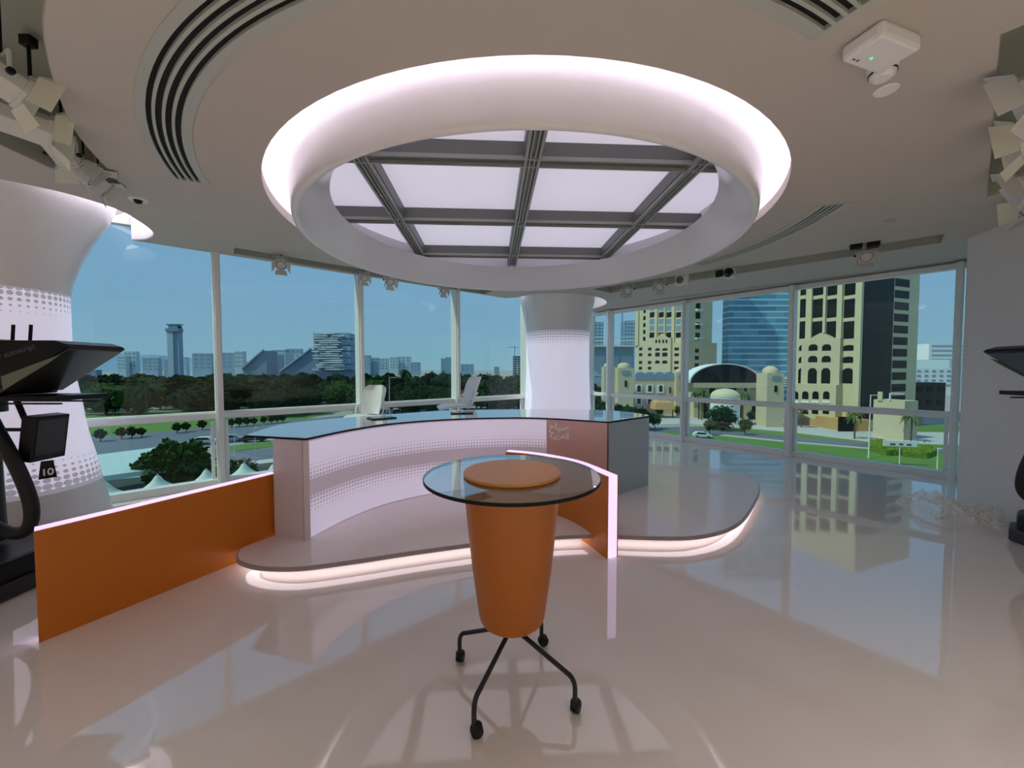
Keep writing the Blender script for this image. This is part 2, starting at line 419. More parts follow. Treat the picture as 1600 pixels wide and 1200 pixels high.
# luminous panels + grid
gr = empty('skylight_grid', (CX, CY, ZC + .16), R(3))
tag(gr, 'grey metal grid of beams crossing below the glowing lavender ceiling panels', 'ceiling grid')
xs = [-3 * 1.0, -1.5, .0, 1.5]
gx = [-1.61 + .0, -.06, 1.49]; gy = [-1.04, .39, 1.86]
sc_ = .915
gx = [(-1.55) * sc_ - .0, 0.0, 1.55 * sc_]; gy = [-1.50 * sc_ + .27, .27, 1.50 * sc_ + .27]
RR = 2.2
def chord(v): return math.sqrt(max(0, RR * RR - v * v))
for v in gx:
    c = chord(v); o = obj('beam', MB().box((v, 0, .10), (.15, 2 * c, .12)), M_beam, gr)
    obj('rail', MB().box((v - .055, 0, .025), (.022, 2 * c, .03)).box((v + .055, 0, .025), (.022, 2 * c, .03)).box((v - .02, 0, .03), (.012, 2 * c, .02)).box((v + .02, 0, .03), (.012, 2 * c, .02)), M_beamL, o)
for v in gy:
    c = chord(v); o = obj('beam', MB().box((0, v, .102), (2 * c, .13, .118)), M_beam, gr)
    obj('rail', MB().box((0, v - .06, .030), (2 * c, .016, .03)).box((0, v + .06, .030), (2 * c, .016, .03)), M_beamL, o)
GX = [-RR] + gx + [RR]; GY = [-RR] + gy + [RR]
colname = ['far left', 'left middle', 'right middle', 'far right']; rowname = ['nearest', 'second nearest', 'third', 'farthest']
for i in range(4):
    for j in range(4):
        x0, x1, y0, y1 = GX[i] + .06, GX[i + 1] - .06, GY[j] + .06, GY[j + 1] - .06
        poly = []
        # clip rectangle by circle via sampling
        N = 12
        per = [(x0 + (x1 - x0) * k / N, y0) for k in range(N)] + [(x1, y0 + (y1 - y0) * k / N) for k in range(N)] + [(x1 - (x1 - x0) * k / N, y1) for k in range(N)] + [(x0, y1 - (y1 - y0) * k / N) for k in range(N)]
        if min(math.hypot(*p) for p in per) > RR * .93: continue
        for p in per:
            r = math.hypot(*p); poly.append(p if r < RR else (p[0] * RR / r, p[1] * RR / r))
        M = Matrix.Translation(gr.location) @ Matrix.Rotation(R(3), 4, 'Z')
        pn = obj('luminous_panel', MB().prism(poly, .165, .19), M_sky, M=M)
        tag(pn, 'glowing lavender ceiling panel, %s row, %s column of the round skylight grid' % (rowname[j], colname[i]), 'light panel', 'luminous panels of the round skylight')

# linear slot diffusers
for (a0, a1), lab in zip(diff_angles, ['long curved slot air diffuser in the ceiling, sweeping out of the frame top', 'short curved slot air diffuser in the ceiling by the right windows']):
    t = empty('slot_diffuser', (CX, CY, ZC)); tag(t, lab, 'air diffuser', 'curved slot air diffusers')
    def sec(r0, r1, z0, z1, b0=a0, b1=a1):
        p = [(q.x - CX, q.y - CY) for q in sector(b0, b1, r0, r1, 60)]
        return MB().prism(p, z0, z1)
    obj('void_shade', sec(DR0, DR1, .016, .03), M_slot, t)  # black sheet standing in for the shade inside the slots
    w = (DR1 - DR0); bars = [(0, .042), (.072, .088), (.118, .134), (.164, .180), (.206, .24)]
    for k, (b0, b1) in enumerate(bars):
        ex = .012 if k in (0, 4) else 0
        obj('diffuser_bar', sec(DR0 + b0 - (ex if k == 0 else 0), DR0 + b1 + (ex if k == 4 else 0), -.006, .012), M_grille, t)
    for aa in (a0, a1):
        obj('end_cap', sec(DR0 - .012, DR1 + .012, -.0065, .03, aa - .25, aa + .25), M_grille, t)

# ---------------------------------------------------------------- columns
def column(c, label, pr, z_cr, flare, cove_pts, cove_r):
    t = empty('light_column', (c.x, c.y, 0)); tag(t, label, 'column', 'flared columns with lit dot skirts')
    def rad(z):
        for (z0, r0), (z1, r1) in zip(pr, pr[1:]):
            if z <= z1: u = (z - z0) / (z1 - z0); u = u * u * (3 - 2 * u) * .4 + u * .6; return r0 + (r1 - r0) * u
        return pr[-1][1]
    zs = [z_cr * i / 30 for i in range(31)]
    base = [(rad(z), z) for z in zs if z <= .45] + [(rad(.45), .45)]
    obj('base_skirt', MB().lathe([(r + .006, z) for r, z in base] + [(rad(.45), .452)], 96), M_white, t, smooth=True)
    # glowing sheet with UVs
    me = bpy.data.meshes.new('light_panel'); n = 120; Z0, Z1 = .44, z_cr + .05; K = 24; vs = []; fs = []; uv = []
    for k in range(K + 1):
        z = Z0 + (Z1 - Z0) * k / K; r = rad(z)
        for i in range(n): a = 2 * PI * i / n; vs.append((r * math.cos(a), r * math.sin(a), z))
    circ = 2 * PI * rad(1.5); nd = round(circ / .055); circ = nd * .055
    for k in range(K):
        for i in range(n):
            j = (i + 1) % n; fs.append((k * n + i, k * n + j, (k + 1) * n + j, (k + 1) * n + i))
            u0, u1 = circ * i / n, circ * (i + 1) / n; v0, v1 = (Z1 - Z0) * k / K, (Z1 - Z0) * (k + 1) / K
            uv += [(u0, v0), (u1, v0), (u1, v1), (u0, v1)]
    me.from_pydata(vs, [], fs); l = me.uv_layers.new(name='UVMap')
    for i, q in enumerate(uv): l.data[i].uv = q
    me.materials.append(M_coldots); me.shade_smooth()
    o = bpy.data.objects.new('light_panel', me); COL.objects.link(o); o.parent = t
    obj('flared_head', MB().lathe(prof(flare), 96), M_gloss, t, smooth=True)
    # cove housing above ceiling, lamp strip inside
    cv = tag(liner('trim_8', cove_pts, ZC + .01, 3.93, M_white, lid=False, closed=False), kind='structure')
    obj('cove_lamp', MB().lathe([(cove_r, 3.34), (cove_r, 3.37), (cove_r + .05, 3.37), (cove_r + .05, 3.34)], 64, close=True), M_cove, t)
column(COLL, 'huge flared white column with lit dotted skirt behind the left camera', [(0, .70), (.5, .62), (1.1, .52), (1.7, .45), (2.5, .45)], 2.36,
       [(.455, 2.34), (.47, 2.44), (.50, 2.56), (.555, 2.73), (.625, 2.90), (.70, 3.05), (.76, 3.17), (.80, 3.30), (.82, 3.45), (.83, 3.93)], spline(covL, 5), .90)
column(COLC, 'flared white column with lit dotted skirt standing behind the curved desk', [(0, .78), (.5, .755), (1.0, .725), (1.7, .70), (2.5, .70)], 2.44,
       [(.705, 2.42), (.71, 2.52), (.725, 2.66), (.75, 2.82), (.785, 2.98), (.82, 3.12), (.85, 3.25), (.87, 3.40), (.88, 3.93)], spline(covC, 5), .95)

# ---------------------------------------------------------------- stage
st_pts = [(-2.115, 3.46), (-2.245, 3.19), (-2.17, 3.02), (-2.05, 2.93), (-1.86, 2.87), (-1.58, 2.87), (-1.2, 2.98), (-.83, 3.11), (-.38, 3.25), (.0, 3.35), (.4, 3.41), (.74, 3.44), (.94, 3.42), (1.41, 3.39), (1.7, 3.43), (2.02, 3.58), (2.34, 3.86), (2.79, 4.4), (3.05, 4.75), (3.24, 5.11), (3.26, 5.42), (3.04, 5.74), (2.6, 5.95), (2.1, 6.1), (1.4, 6.6), (.4, 7.4), (-1.0, 7.4), (-2.3, 6.2), (-2.8, 5.1), (-2.5, 4.2), (-2.2, 3.7)]
st = [Vector((p.x, p.y)) for p in spline([Vector(p) for p in st_pts], 6, closed=True)]
stage = empty('stage_platform', (.3, 4.6, 0)); tag(stage, 'low beige rounded stage with pink light under its edge carrying the desk', 'stage')
M0 = Matrix.Translation((-.3, -4.6, 0))
def inset(poly, d):
    n = len(poly); out = []
    for i in range(n):
        t = (poly[(i + 1) % n] - poly[i - 1]).normalized(); out.append(poly[i] + Vector((-t.y, t.x)) * d)
    return out
obj('stage_top', MB().prism(inset(st, .012), .09, .122, M0), M_plat, stage)
obj('stage_edge', MB().prism(st, .088, .118, M0), M_edge, stage)
obj('plinth', MB().prism(inset(st, .17), .0, .088, M0), M_white, stage)
mb = MB(); a, b = inset(st, .15), inset(st, .06); n = len(st)
for i in range(n):
    j = (i + 1) % n; k = len(mb.v)
    mb.v += [M0 @ Vector((a[i].x, a[i].y, .084)), M0 @ Vector((a[j].x, a[j].y, .084)), M0 @ Vector((b[j].x, b[j].y, .084)), M0 @ Vector((b[i].x, b[i].y, .084))]
    mb.f.append([k, k + 1, k + 2, k + 3])
obj('lamp_strip', mb, M_under, stage)

# ---------------------------------------------------------------- orange ribbon walls
def ribbon(label, pts, h, core, cut):
    t = empty('curved_low_wall', (pts[0][0], pts[0][1], 0)); tag(t, label, 'low wall', 'orange low walls with glowing core')
    p = [Vector(q) for q in pts]; p = [Vector((q.x, q.y)) for q in spline(p, 8)]; o = Vector((pts[0][0], pts[0][1])); p = [q - o for q in p]
    inner = wallstrip(p, .012, 0, h)
    obj('orange_skin', inner, M_orange, t, smooth=True)
    def strip2(d0, d1, z0, z1):
        a, b = offset(p, d0), offset(p, d1); tt = (p[1] - p[0]).normalized(); a[0] = a[0] + tt * d0 * cut; b[0] = b[0] + tt * d1 * cut
        return MB().prism(a + list(reversed(b)), z0, z1)
    obj('glowing_core', strip2(.012, .012 + core, .004, h + .003), M_lav, t, smooth=True)
    obj('orange_skin', strip2(.012 + core, .022 + core, 0, h), M_orange, t, smooth=True)
    return t
ribbon('long curved orange low wall with lavender top left of the desk', [(-2.765, 2.225), (-2.58, 2.58), (-2.42, 2.90), (-2.28, 3.17), (-2.125, 3.50)], .66, .085, .22)
ribbon('short curved orange low wall with lavender end behind the round table', [(-.07, 4.225), (.15, 4.13), (.37, 3.98), (.60, 3.72), (.80, 3.24)], .70, .090, 0)

# ---------------------------------------------------------------- presenter desk
dk = empty('presenter_desk', (0, 4.8, .12)); tag(dk, 'long curved presenter desk with dotted glowing front and pale glass top', 'desk')
MD = Matrix.Translation((0, -4.8, -.12))
fr_top = [(-1.79, 3.37), (-1.64, 3.82), (-1.41, 4.24), (-1.08, 4.52), (-.77, 4.68), (-.4, 4.80), (0.0, 4.85), (.3, 4.82), (.55, 4.74), (1.10, 4.45)]
bk_top = [(1.78, 5.10), (1.62, 5.45), (1.3, 5.7), (.7, 5.82), (.14, 5.80), (-.5, 5.74), (-1.04, 5.60), (-1.65, 5.12), (-2.0, 4.86), (-2.31, 4.56), (-2.5, 4.18), (-2.42, 3.53)]
F1 = [Vector((p.x, p.y)) for p in spline([Vector(p) for p in fr_top[:-1]], 8)] + [Vector(fr_top[-1])]
B1 = [Vector((p.x, p.y)) for p in spline([Vector(p) for p in bk_top], 6)]
glass_poly = F1 + [Vector((1.76, 5.0))] + B1
gt = obj('glass_top', MB().prism(glass_poly, .991, 1.004, MD), M_deskglass, dk)
n_ = len(glass_poly); rim = MB()
gp_in = glass_poly; 
for i in range(n_):
    pass
obj('glass_edge', MB().prism(inset(list(glass_poly), -.003), .984, 1.0, MD), M_gedge, gt)
# front path of the skirt
FP = [Vector((p.x, p.y)) for p in spline([Vector(p) for p in [(-1.76, 3.36), (-1.62, 3.80), (-1.40, 4.19), (-1.07, 4.49), (-.76, 4.655), (-.4, 4.775), (0, 4.825), (.25, 4.80), (.42, 4.755)]], 8)]
FPl = [p - Vector((0, 4.8)) for p in FP]
def shiftuv(o): return o
fp = uvstrip('glowing_front', FPl, .01, .855, M_deskdots, dk, off=0)
body = FP + [Vector((1.09, 4.43)), Vector((1.72, 4.97)), Vector((1.35, 5.25)), Vector((.6, 5.42)), Vector((-.1, 5.42)), Vector((-.9, 5.25)), Vector((-1.5, 4.85)), Vector((-1.95, 4.3)), Vector((-2.10, 3.45)), Vector((-1.80, 3.34))]
obj('carcass', MB().prism([p for p in inset(body, .012)], .125, .985, MD), M_desk, dk)
def panel(name, a, b, z0, z1, th, m, parent):
    a, b = Vector(a), Vector(b); d = (b - a).normalized(); n = Vector((d.y, -d.x)) * th
    return obj(name, MB().prism([a, a + n, b + n, b], z0, z1, MD), m, parent)
cp = panel('copper_panel', (.425, 4.752), (1.085, 4.43), .122, .984, .012, M_copper, dk)
panel('end_panel', (-2.11, 3.44), (-1.80, 3.335), .122, .984, .012, M_deskend, dk)
panel('corner_trim', (-1.80, 3.335), (-1.76, 3.36), .122, .984, .016, M_desk, dk)
panel('side_panel', (1.10, 4.43), (1.74, 4.97), .122, .984, .014, M_steel, dk)
def text(body, size, m, parent, M, bold=.0, ext=.002, spacing=1.0):
    c = bpy.data.curves.new('lettering', 'FONT'); c.body = body; c.size = size; c.extrude = ext; c.bevel_depth = bold; c.bevel_resolution = 0; c.align_x = 'CENTER'; c.space_character = spacing
    o = bpy.data.objects.new('lettering', c); COL.objects.link(o); o.data.materials.append(m); o.parent = parent; o.matrix_local = M; return o
dd = (Vector((1.085, 4.43)) - Vector((.425, 4.752))).normalized()
Rt = Matrix.Rotation(math.atan2(dd.y, dd.x), 4, 'Z') @ Matrix.Rotation(PI / 2, 4, 'X')
def on_copper(s, z, out=.016):
    p = Vector((.425, 4.752)) + dd * s + Vector((dd.y, -dd.x)) * out; return Matrix.Translation((p.x, p.y - 4.8, z - .12)) @ Rt
text('\ufea1\ufe8e\ufe92\ufebb', .115, M_txt, dk, on_copper(.165, .868), .0042)
text('\ufe94\ufef4\ufe91\ufeae\ufecc\ufedf\ufe8d', .098, M_txt, dk, on_copper(.165, .768), .0036)

# tablets on the desk
for (x, y, rz), lab in [((-1.58, 4.72, R(38)), 'black tablet lying on the desk before the left chair'), ((-.68, 5.28, R(8)), 'black tablet lying on the desk before the right chair')]:
    t = empty('tablet', (x, y, 1.006), rz); tag(t, lab, 'tablet', 'tablets on the desk')
    obj('case', MB().box((0, 0, .006), (.30, .21, .012)), M_black, t, bevel=.004)
    obj('screen', MB().box((0, 0, .0128), (.26, .17, .0015)), M_screen, t)
    obj('pen', MB().cyl((-.13, .12, .006), (.05, .13, .006), .005), M_black, t)

# chairs
def chair(loc, rz, label, z0=.74, sc=1.0):
    t = empty('studio_chair', loc, rz); tag(t, label, 'chair', 'white chairs behind the desk'); t.scale = (sc, sc, 1.0 + (sc - 1) * .3)
    seat = MB(); pts = []
    N, K = 10, 12; vs = []; fs = []
    for side, dz in ((0, 0), (1, -.035)):
        for i in range(N + 1):
            for k in range(K + 1):
                u, v = i / N * 2 - 1, k / K * 2 - 1
                w = .24 * math.sqrt(max(0, 1 - abs(v) ** 4 * .35)); x = u * w; y = v * .235
                z = z0 + .025 * u * u - (.03 if v < -.6 else 0) * (abs(v) - .6) / .4 * 1 + dz * (1 - .5 * u * u)
                vs.append((x, y, z))
    def idx(s, i, k): return s * (N + 1) * (K + 1) + i * (K + 1) + k
    for s in (0, 1):
        for i in range(N):
            for k in range(K):
                q = (idx(s, i, k), idx(s, i + 1, k), idx(s, i + 1, k + 1), idx(s, i, k + 1)); fs.append(q if s == 0 else q[::-1])
    for i in range(N):
        fs.append((idx(0, i, 0), idx(1, i, 0), idx(1, i + 1, 0), idx(0, i + 1, 0))); fs.append((idx(0, i, K), idx(0, i + 1, K), idx(1, i + 1, K), idx(1, i, K)))
    for k in range(K):
        fs.append((idx(0, 0, k), idx(0, 0, k + 1), idx(1, 0, k + 1), idx(1, 0, k))); fs.append((idx(0, N, k), idx(1, N, k), idx(1, N, k + 1), idx(0, N, k + 1)))
    obj('seat', MB().add(vs, fs), M_chair, t, smooth=True)
    vs = []; fs2 = []
    for s, dy in ((0, 0), (1, .022)):
        for i in range(N + 1):
            for k in range(K + 1):
                u, v = i / N * 2 - 1, k / K
                w = .15 + .07 * math.sin(v * 2.2) ; w *= (1 if v < .85 else math.sqrt(max(.0, 1 - ((v - .85) / .2) ** 2)))
                x = u * w; y = .20 + .08 * v + .05 * v * v - .06 * (1 - u * u) * -.6 - .05 * u * u * 1.2 + dy; z = z0 + .02 + .46 * v
                vs.append((x, y, z))
    obj('backrest', MB().add(vs, [q for q in fs]), M_chair, t, smooth=True)
    for s in (-1, 1):
        obj('armrest', MB().tube([(s * .20, .12, z0 - .02), (s * .26, .10, z0 + .02), (s * .265, .13, z0 + .13), (s * .25, .23, z0 + .20), (s * .17, .27, z0 + .22)], .014), M_chair, t, smooth=True)
    obj('gas_post', MB().cyl((0, 0, .10), (0, 0, z0 - .02), .028).cyl((0, 0, .35), (0, 0, z0 - .03), .018), M_alu, t, smooth=True)
    for k in range(5):
        a = 2 * PI * k / 5; c, s = math.cos(a), math.sin(a)
        l = obj('base_arm', MB().tube([(0, 0, .11), (.16 * c, .16 * s, .10), (.30 * c, .30 * s, .075)], [.024, .018, .014]), M_chair, t, smooth=True)
        obj('caster', MB().cyl((.30 * c - .02 * s, .30 * s + .02 * c, .03), (.30 * c + .02 * s, .30 * s - .02 * c, .03), .03), M_black, l, smooth=True)
chair((-2.30, 6.05, .122), R(-20), 'white shell chair seen from behind, left of the two behind the desk')
chair((-.98, 6.80, .122), R(-66), 'white shell chair seen from the side, right of the two behind the desk', .79, 1.2)

# ---------------------------------------------------------------- round glass table
rt = empty('round_cocktail_table', (0, 1.92, 0)); tag(rt, 'round glass topped table on orange tapered drum with black caster legs', 'table')
def disc(r, z0, z1, rr=.003, n=96):
    return MB().lathe([(0, z0), (r - rr, z0), (r, z0 + rr), (r, z1 - rr), (r - rr, z1), (0, z1)], n)
gl = obj('glass_top', MB().lathe([(0, 1.070), (.4285, 1.070), (.4285, 1.082), (0, 1.082)], 96), M_glass, rt, smooth=True)
obj('glass_edge', MB().lathe([(.4285, 1.0665), (.432, 1.068), (.432, 1.081), (.4285, 1.0825)], 96), M_gedge, gl, smooth=True)
obj('orange_disc', disc(.240, 1.0835, 1.0975), M_disc, rt, smooth=True)
obj('drum', MB().lathe(prof([(0.0, 1.066), (.12, 1.066), (.235, 1.066)], 2) + [(.240, 1.062), (.222, .85), (.198, .62), (.176, .46), (.168, .40)] + prof([(.166, .385), (.155, .355), (.12, .335), (.06, .326), (0, .324)], 4), 96), M_orange2, rt, smooth=True)
obj('hub', MB().cyl((0, 0, .262), (0, 0, .33), .026, n=24), M_blackm, rt, smooth=True)
for cx_, cy_, top, wa in [(-.285, .15, .155, 80), (-.165, -.28, .15, 20), (.292, -.165, .145, 60), (.170, .28, .15, 30)]:
    L = math.hypot(cx_, cy_); ux, uy = cx_ / L, cy_ / L
    pts = [(0, 0, .288), (ux * .03, uy * .03, .288), (ux * .06, uy * .06, .280), (ux * (L - .05), uy * (L - .05), .185), (ux * (L - .022), uy * (L - .022), .172), (ux * (L - .006), uy * (L - .006), .150), (ux * L, uy * L, .12), (ux * L, uy * L, .06)]
    pts = spline([Vector(p) for p in pts], 4)
    lg = obj('leg', MB().tube(pts, .0115, 12), M_blackm, rt, smooth=True)
    a = R(wa); c, s = math.cos(a), math.sin(a); ox, oy = ux * L + .012 * c, uy * L + .012 * s
    w = obj('caster', MB().cyl((ox - s * .0 - c * 0, oy, .030), (ox + .001, oy, .030), .001), M_rubber, lg)
    w.data.clear_geometry()
    mb = MB(); dxy = Vector((-s, c, 0))
    for sg in (-1, 1):
        A = Vector((ox, oy, .029)) + dxy * (sg * .005); B = Vector((ox, oy, .029)) + dxy * (sg * .019)
        mb.cyl(A, B, .0285, .026, n=24)
    mb.sphere((ox, oy, .045), .026, 14, 8, (1, 1, .7))
    w.data.from_pydata([tuple(v) for v in mb.v], [], mb.f); w.data.update()

# ---------------------------------------------------------------- studio cameras with prompter
def camera_rig(root_loc, rz, label, sign):
    t = empty('prompter_camera', root_loc, rz); tag(t, label, 'studio camera', 'studio cameras with prompters')
    # local: +x = viewing direction of the camera, z up
    def side(pts, y0, y1, name, m, parent=t, bevel=.004):
        M = Matrix(((1, 0, 0, 0), (0, 0, 1, 0), (0, 1, 0, 0), (0, 0, 0, 1)))
        mb = MB().prism(pts, y0, y1, M)
        return obj(name, mb, m, parent, bevel=bevel)
    hood = side([(-.22, 1.42), (.0, 1.42), (.06, 1.415), (.10, 1.46), (.62, 1.755), (.60, 1.775), (.52, 1.80), (.10, 1.80), (.02, 1.815), (-.22, 1.80)], -.20, .20, 'prompter_hood', M_black)
    side([(.09, 1.452), (.61, 1.747), (.60, 1.735), (.12, 1.435)], -.19, .19, 'beam_splitter_glass', M_screen, hood)
    # side pane of the hood catching light
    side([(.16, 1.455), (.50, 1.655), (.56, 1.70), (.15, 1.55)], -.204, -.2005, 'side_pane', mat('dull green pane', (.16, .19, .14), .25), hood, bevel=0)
    tx = text('> autoscript', .055, M_txtg, hood, Matrix.Translation((.27, -.206, 1.705)) @ Matrix.Rotation(R(16), 4, 'Y').inverted() @ Matrix.Rotation(PI / 2, 4, 'X'), 0, .001)
    for x in (-.02, .11): obj('antenna', MB().cyl((x, 0, 1.79), (x + .015, 0, 1.93), .010), M_black, t, smooth=True)
    obj('talent_monitor', MB().box((.24, 0, 1.395), (.52, .36, .035)), M_black, t, bevel=.005)
    obj('monitor_rail', MB().box((.15, -.12, 1.355), (.62, .02, .012)).box((.15, .12, 1.355), (.62, .02, .012)), M_black, t)
    obj('camera_body', MB().box((-.34, 0, 1.52), (.42, .16, .22)), M_black, t, bevel=.01)
    m = obj('preview_monitor', MB().box((0, 0, 0), (.09, .24, .33)), M_black, t, bevel=.006, M=None)
    m.location = (.21, -.02, 1.10); m.rotation_euler = (0, R(8), R(6))
    sc = obj('screen', MB().box((.0465, 0, .01), (.002, .20, .26)), M_screen, m)
    obj('arm', MB().tube([(-.02, 0, 1.40), (.05, 0, 1.22), (.15, 0, 1.12)], .018).box((0, 0, 1.15), (.28, .02, .025)), M_black, t, smooth=True)
    sg = obj('number_tag', MB().prism([(-.045, -.06), (.045, -.06), (.03, .07), (-.03, .07)], -.004, .004), M_black, t)
    if sign:
        sg.matrix_local = Matrix.Translation((.27, -.06, .86)) @ Matrix.Rotation(R(58), 4, 'Z') @ Matrix.Rotation(PI / 2, 4, 'X')
        text('10', .068, M_txt, sg, Matrix.Translation((-.002, -.035, .006)), .0012, .001, .92)
    else:
        sg.matrix_local = Matrix.Translation((.27, 0, .92)) @ Matrix.Rotation(R(90), 4, 'Z') @ Matrix.Rotation(PI / 2, 4, 'X')
    obj('pedestal', MB().cyl((-.28, 0, .30), (-.28, 0, 1.30), .10, .085, n=24).cyl((-.28, 0, 1.28), (-.28, 0, 1.42), .13, n=24), M_black, t, smooth=True)
    base = obj('wheeled_base', MB().prism([(-.62, -.48), (.02, -.48), (.16, -.34), (.16, .24), (.02, .38), (-.62, .38), (-.72, .2), (-.72, -.2)], .04, .26), M_black, t, bevel=.03)
    obj('base_skirt', MB().prism([(-.66, -.52), (.04, -.52), (.20, -.36), (.20, .26), (.04, .42), (-.66, .42), (-.76, .2), (-.76, -.2)], .008, .12), M_blackm, t, bevel=.01)
    obj('cable_loop', MB().tube(spline([Vector(p) for p in [(-.10, -.10, 1.30), (.05, -.16, 1.16), (.15, -.18, 1.02), (.23, -.18, .84), (.285, -.18, .66), (.28, -.18, .52), (.20, -.17, .44), (.06, -.15, .44), (-.15, -.12, .52)]], 6), .040, 12), M_rubber, t, smooth=True)
    obj('thin_cable', MB().tube(spline([Vector(p) for p in [(-.1, -.1, 1.40), (.0, -.14, 1.28), (-.05, -.14, 1.20), (-.2, -.1, 1.17)]], 6), .004, 6), M_rubber, t, smooth=True)
    obj('stop_button', MB().cyl((-.02, -.25, .26), (-.02, -.25, .275), .03), M_red, t, smooth=True)
    return t
camera_rig((-3.68, 2.90, 0), 0, 'black prompter camera numbered ten standing before the left column', True)
rg = camera_rig((4.80, 3.22, 0), R(180 - 8), 'black prompter camera cut by the right edge beside the white wall', False)

# ---------------------------------------------------------------- studio lamps
def lamp(x, y, top, drop, aim, s, label, group='studio lamps', doors=(1, 1, 1, 1), cream=False, splay=40):
    """yoke-hung fresnel lamp; aim = world direction of the beam"""
    t = empty('studio_lamp', (x, y, top)); tag(t, label, 'studio lamp', group)
    aim = Vector(aim).normalized(); c = Vector((0, 0, -drop))
    obj('clamp', MB().box((0, 0, -.02 * s), (.07 * s, .05 * s, .06 * s)).cyl((0, 0, 0), (0, 0, -drop + .13 * s), .010 * s), M_black, t)
    q = aim.to_track_quat('Z', 'Y'); hz = q.to_matrix() @ Vector((1, 0, 0)); w = .125 * s
    obj('yoke', MB().tube([c + hz * w, c + hz * w + Vector((0, 0, .12 * s)), c - hz * w + Vector((0, 0, .12 * s)), c - hz * w], .010 * s, 8), M_lamp, t)
    Q = Matrix.Translation(c) @ q.to_matrix().to_4x4()
    b = MB(); oct_ = [(.10 * s * math.cos(R(22.5 + 45 * k)), .10 * s * math.sin(R(22.5 + 45 * k))) for k in range(8)]
    b.prism(oct_, -.13 * s, .08 * s, Q); b.prism([(p[0] * .8, p[1] * .8) for p in oct_], -.155 * s, -.13 * s, Q); b.prism([(p[0] * 1.12, p[1] * 1.12) for p in oct_], .07 * s, .095 * s, Q)
    bd = obj('housing', b, M_lamp, t, bevel=.004)
    for sg in (-1, 1): obj('knob', MB().cyl(c + hz * sg * w, c + hz * sg * (w + .028 * s), .018 * s), M_black, t, smooth=True)
    obj('lens', MB().lathe([(0, .088 * s), (.05 * s, .094 * s), (.092 * s, .096 * s), (.092 * s, .08 * s)], 24, M=Q), M_lens, t, smooth=True)
    for i in range(4):
        if not doors[i]: continue
        A = Matrix.Rotation(R(90 * i), 4, 'Z') @ Matrix.Translation((0, .105 * s, .095 * s)) @ Matrix.Rotation(R(-splay), 4, 'X')
        p = [(-.085 * s, 0), (.085 * s, 0), (.105 * s, .115 * s), (-.105 * s, .115 * s)]
        m = Q @ A @ Matrix(((1, 0, 0, 0), (0, 0, 1, 0), (0, 1, 0, 0), (0, 0, 0, 1)))
        obj('barn_door', MB().prism(p, -.0015, .0015, m), M_lampc if cream else M_lamp, t)
    return t
LL = [(-2.67, 2.10, .50, .29, (.4, .9, -.35), .9, 'cream barn door lamp at the left frame edge in the ceiling recess', True),
      (-3.0, 2.50, .50, .29, (.55, .6, -.1), .95, 'lamp with the large cream flap in the left ceiling recess', True),
      (-3.2, 2.84, .50, .28, (-.1, .8, -.6), .75, 'grey lamp third along the left ceiling recess', False),
      (-3.27, 3.04, .50, .30, (.5, .5, -.5), .72, 'grey lamp with studded white flaps in the left ceiling recess', False),
      (-3.40, 3.27, .50, .30, (.6, .4, -.5), .6, 'small grey lamp at the pointed end of the left ceiling recess', False)]
for x, y, tp, dr, aim, s, lab, cr_ in LL:
    lamp(x, y, ZC + .50, dr + .24, aim, s, lab, 'studio lamps in the left recess', cream=cr_)
LR = [(2.66, 1.96, (-.4, .9, -.3), .95, 'grey lamp topmost in the right ceiling recess', False),
      (3.20, 2.40, (-.5, .8, -.15), 1.0, 'lamp with wide cream flap in the right ceiling recess', True),
      (3.88, 2.94, (-.5, .7, -.4), .9, 'white flap lamp low in the right ceiling recess', False),
      (4.54, 3.40, (-.9, .3, -.1), .95, 'black ended lamp lowest in the right ceiling recess', True)]
for x, y, aim, s, lab, cr_ in LR:
    lamp(x, y, ZC + .45, .58, aim, s, lab, 'studio lamps in the right recess', cream=cr_)
SL = [(-3.14, 5.36, .7, 'first small spot lamp from the left under the window slot'), (-2.30, 6.14, .6, 'second small spot lamp in the window slot, beside a mullion'),
      (-1.99, 6.40, .68, 'third small spot lamp in the left window slot'), (-1.24, 7.10, .62, 'fourth small spot lamp, rightmost in the left window slot')]
for i, (x, y, s, lab) in enumerate(SL):
    lamp(x, y, ZC + .16, .27, (.35 if i % 2 else .5, -.8, -.7), s, lab, 'spot lamps in the left window slot', splay=25)
SR = [(2.14, 7.22, .75, 'small spot lamp leftmost in the right window slot'), (2.58, 6.86, .75, 'small spot lamp beside the square speaker in the right slot'),
      (4.52, 5.05, .75, 'white spot lamp with barn doors in the right window slot')]
for x, y, s, lab in SR:
    lamp(x, y, ZC + .16, .25, (-.5, -.8, -.6), s, lab, 'spot lamps in the right window slot', splay=20)
# square speaker, projector arm, dark twin lamp
t = empty('square_speaker', (2.86, 6.62, ZC - .02), R(-42)); tag(t, 'white square box with round grey grille in right window slot', 'speaker')
obj('housing', MB().box((0, 0, -.03), (.22, .06, .17)), M_lampc, t, bevel=.008)
obj('grille', MB().cyl((-.03, -.03, -.03), (-.03, -.036, -.03), .06, n=24), M_beam, t, smooth=True)
t = empty('profile_spotlight', (3.42, 6.18, ZC + .1), R(-140)); tag(t, 'long black profile spotlight with grey body in right window slot', 'studio lamp')
obj('body', MB().box((0, 0, -.14), (.16, .14, .16)).box((0, 0, -.04), (.04, .04, .10)), M_lamp, t, bevel=.02)
obj('barrel', MB().cyl((.07, 0, -.15), (.14, 0, -.17), .075, .045, n=20).cyl((.14, 0, -.17), (.38, 0, -.21), .03, n=16), M_black, t, smooth=True)
obj('barrel_end', MB().box((.40, 0, -.215), (.04, .10, .10)), M_black, t, bevel=.01)
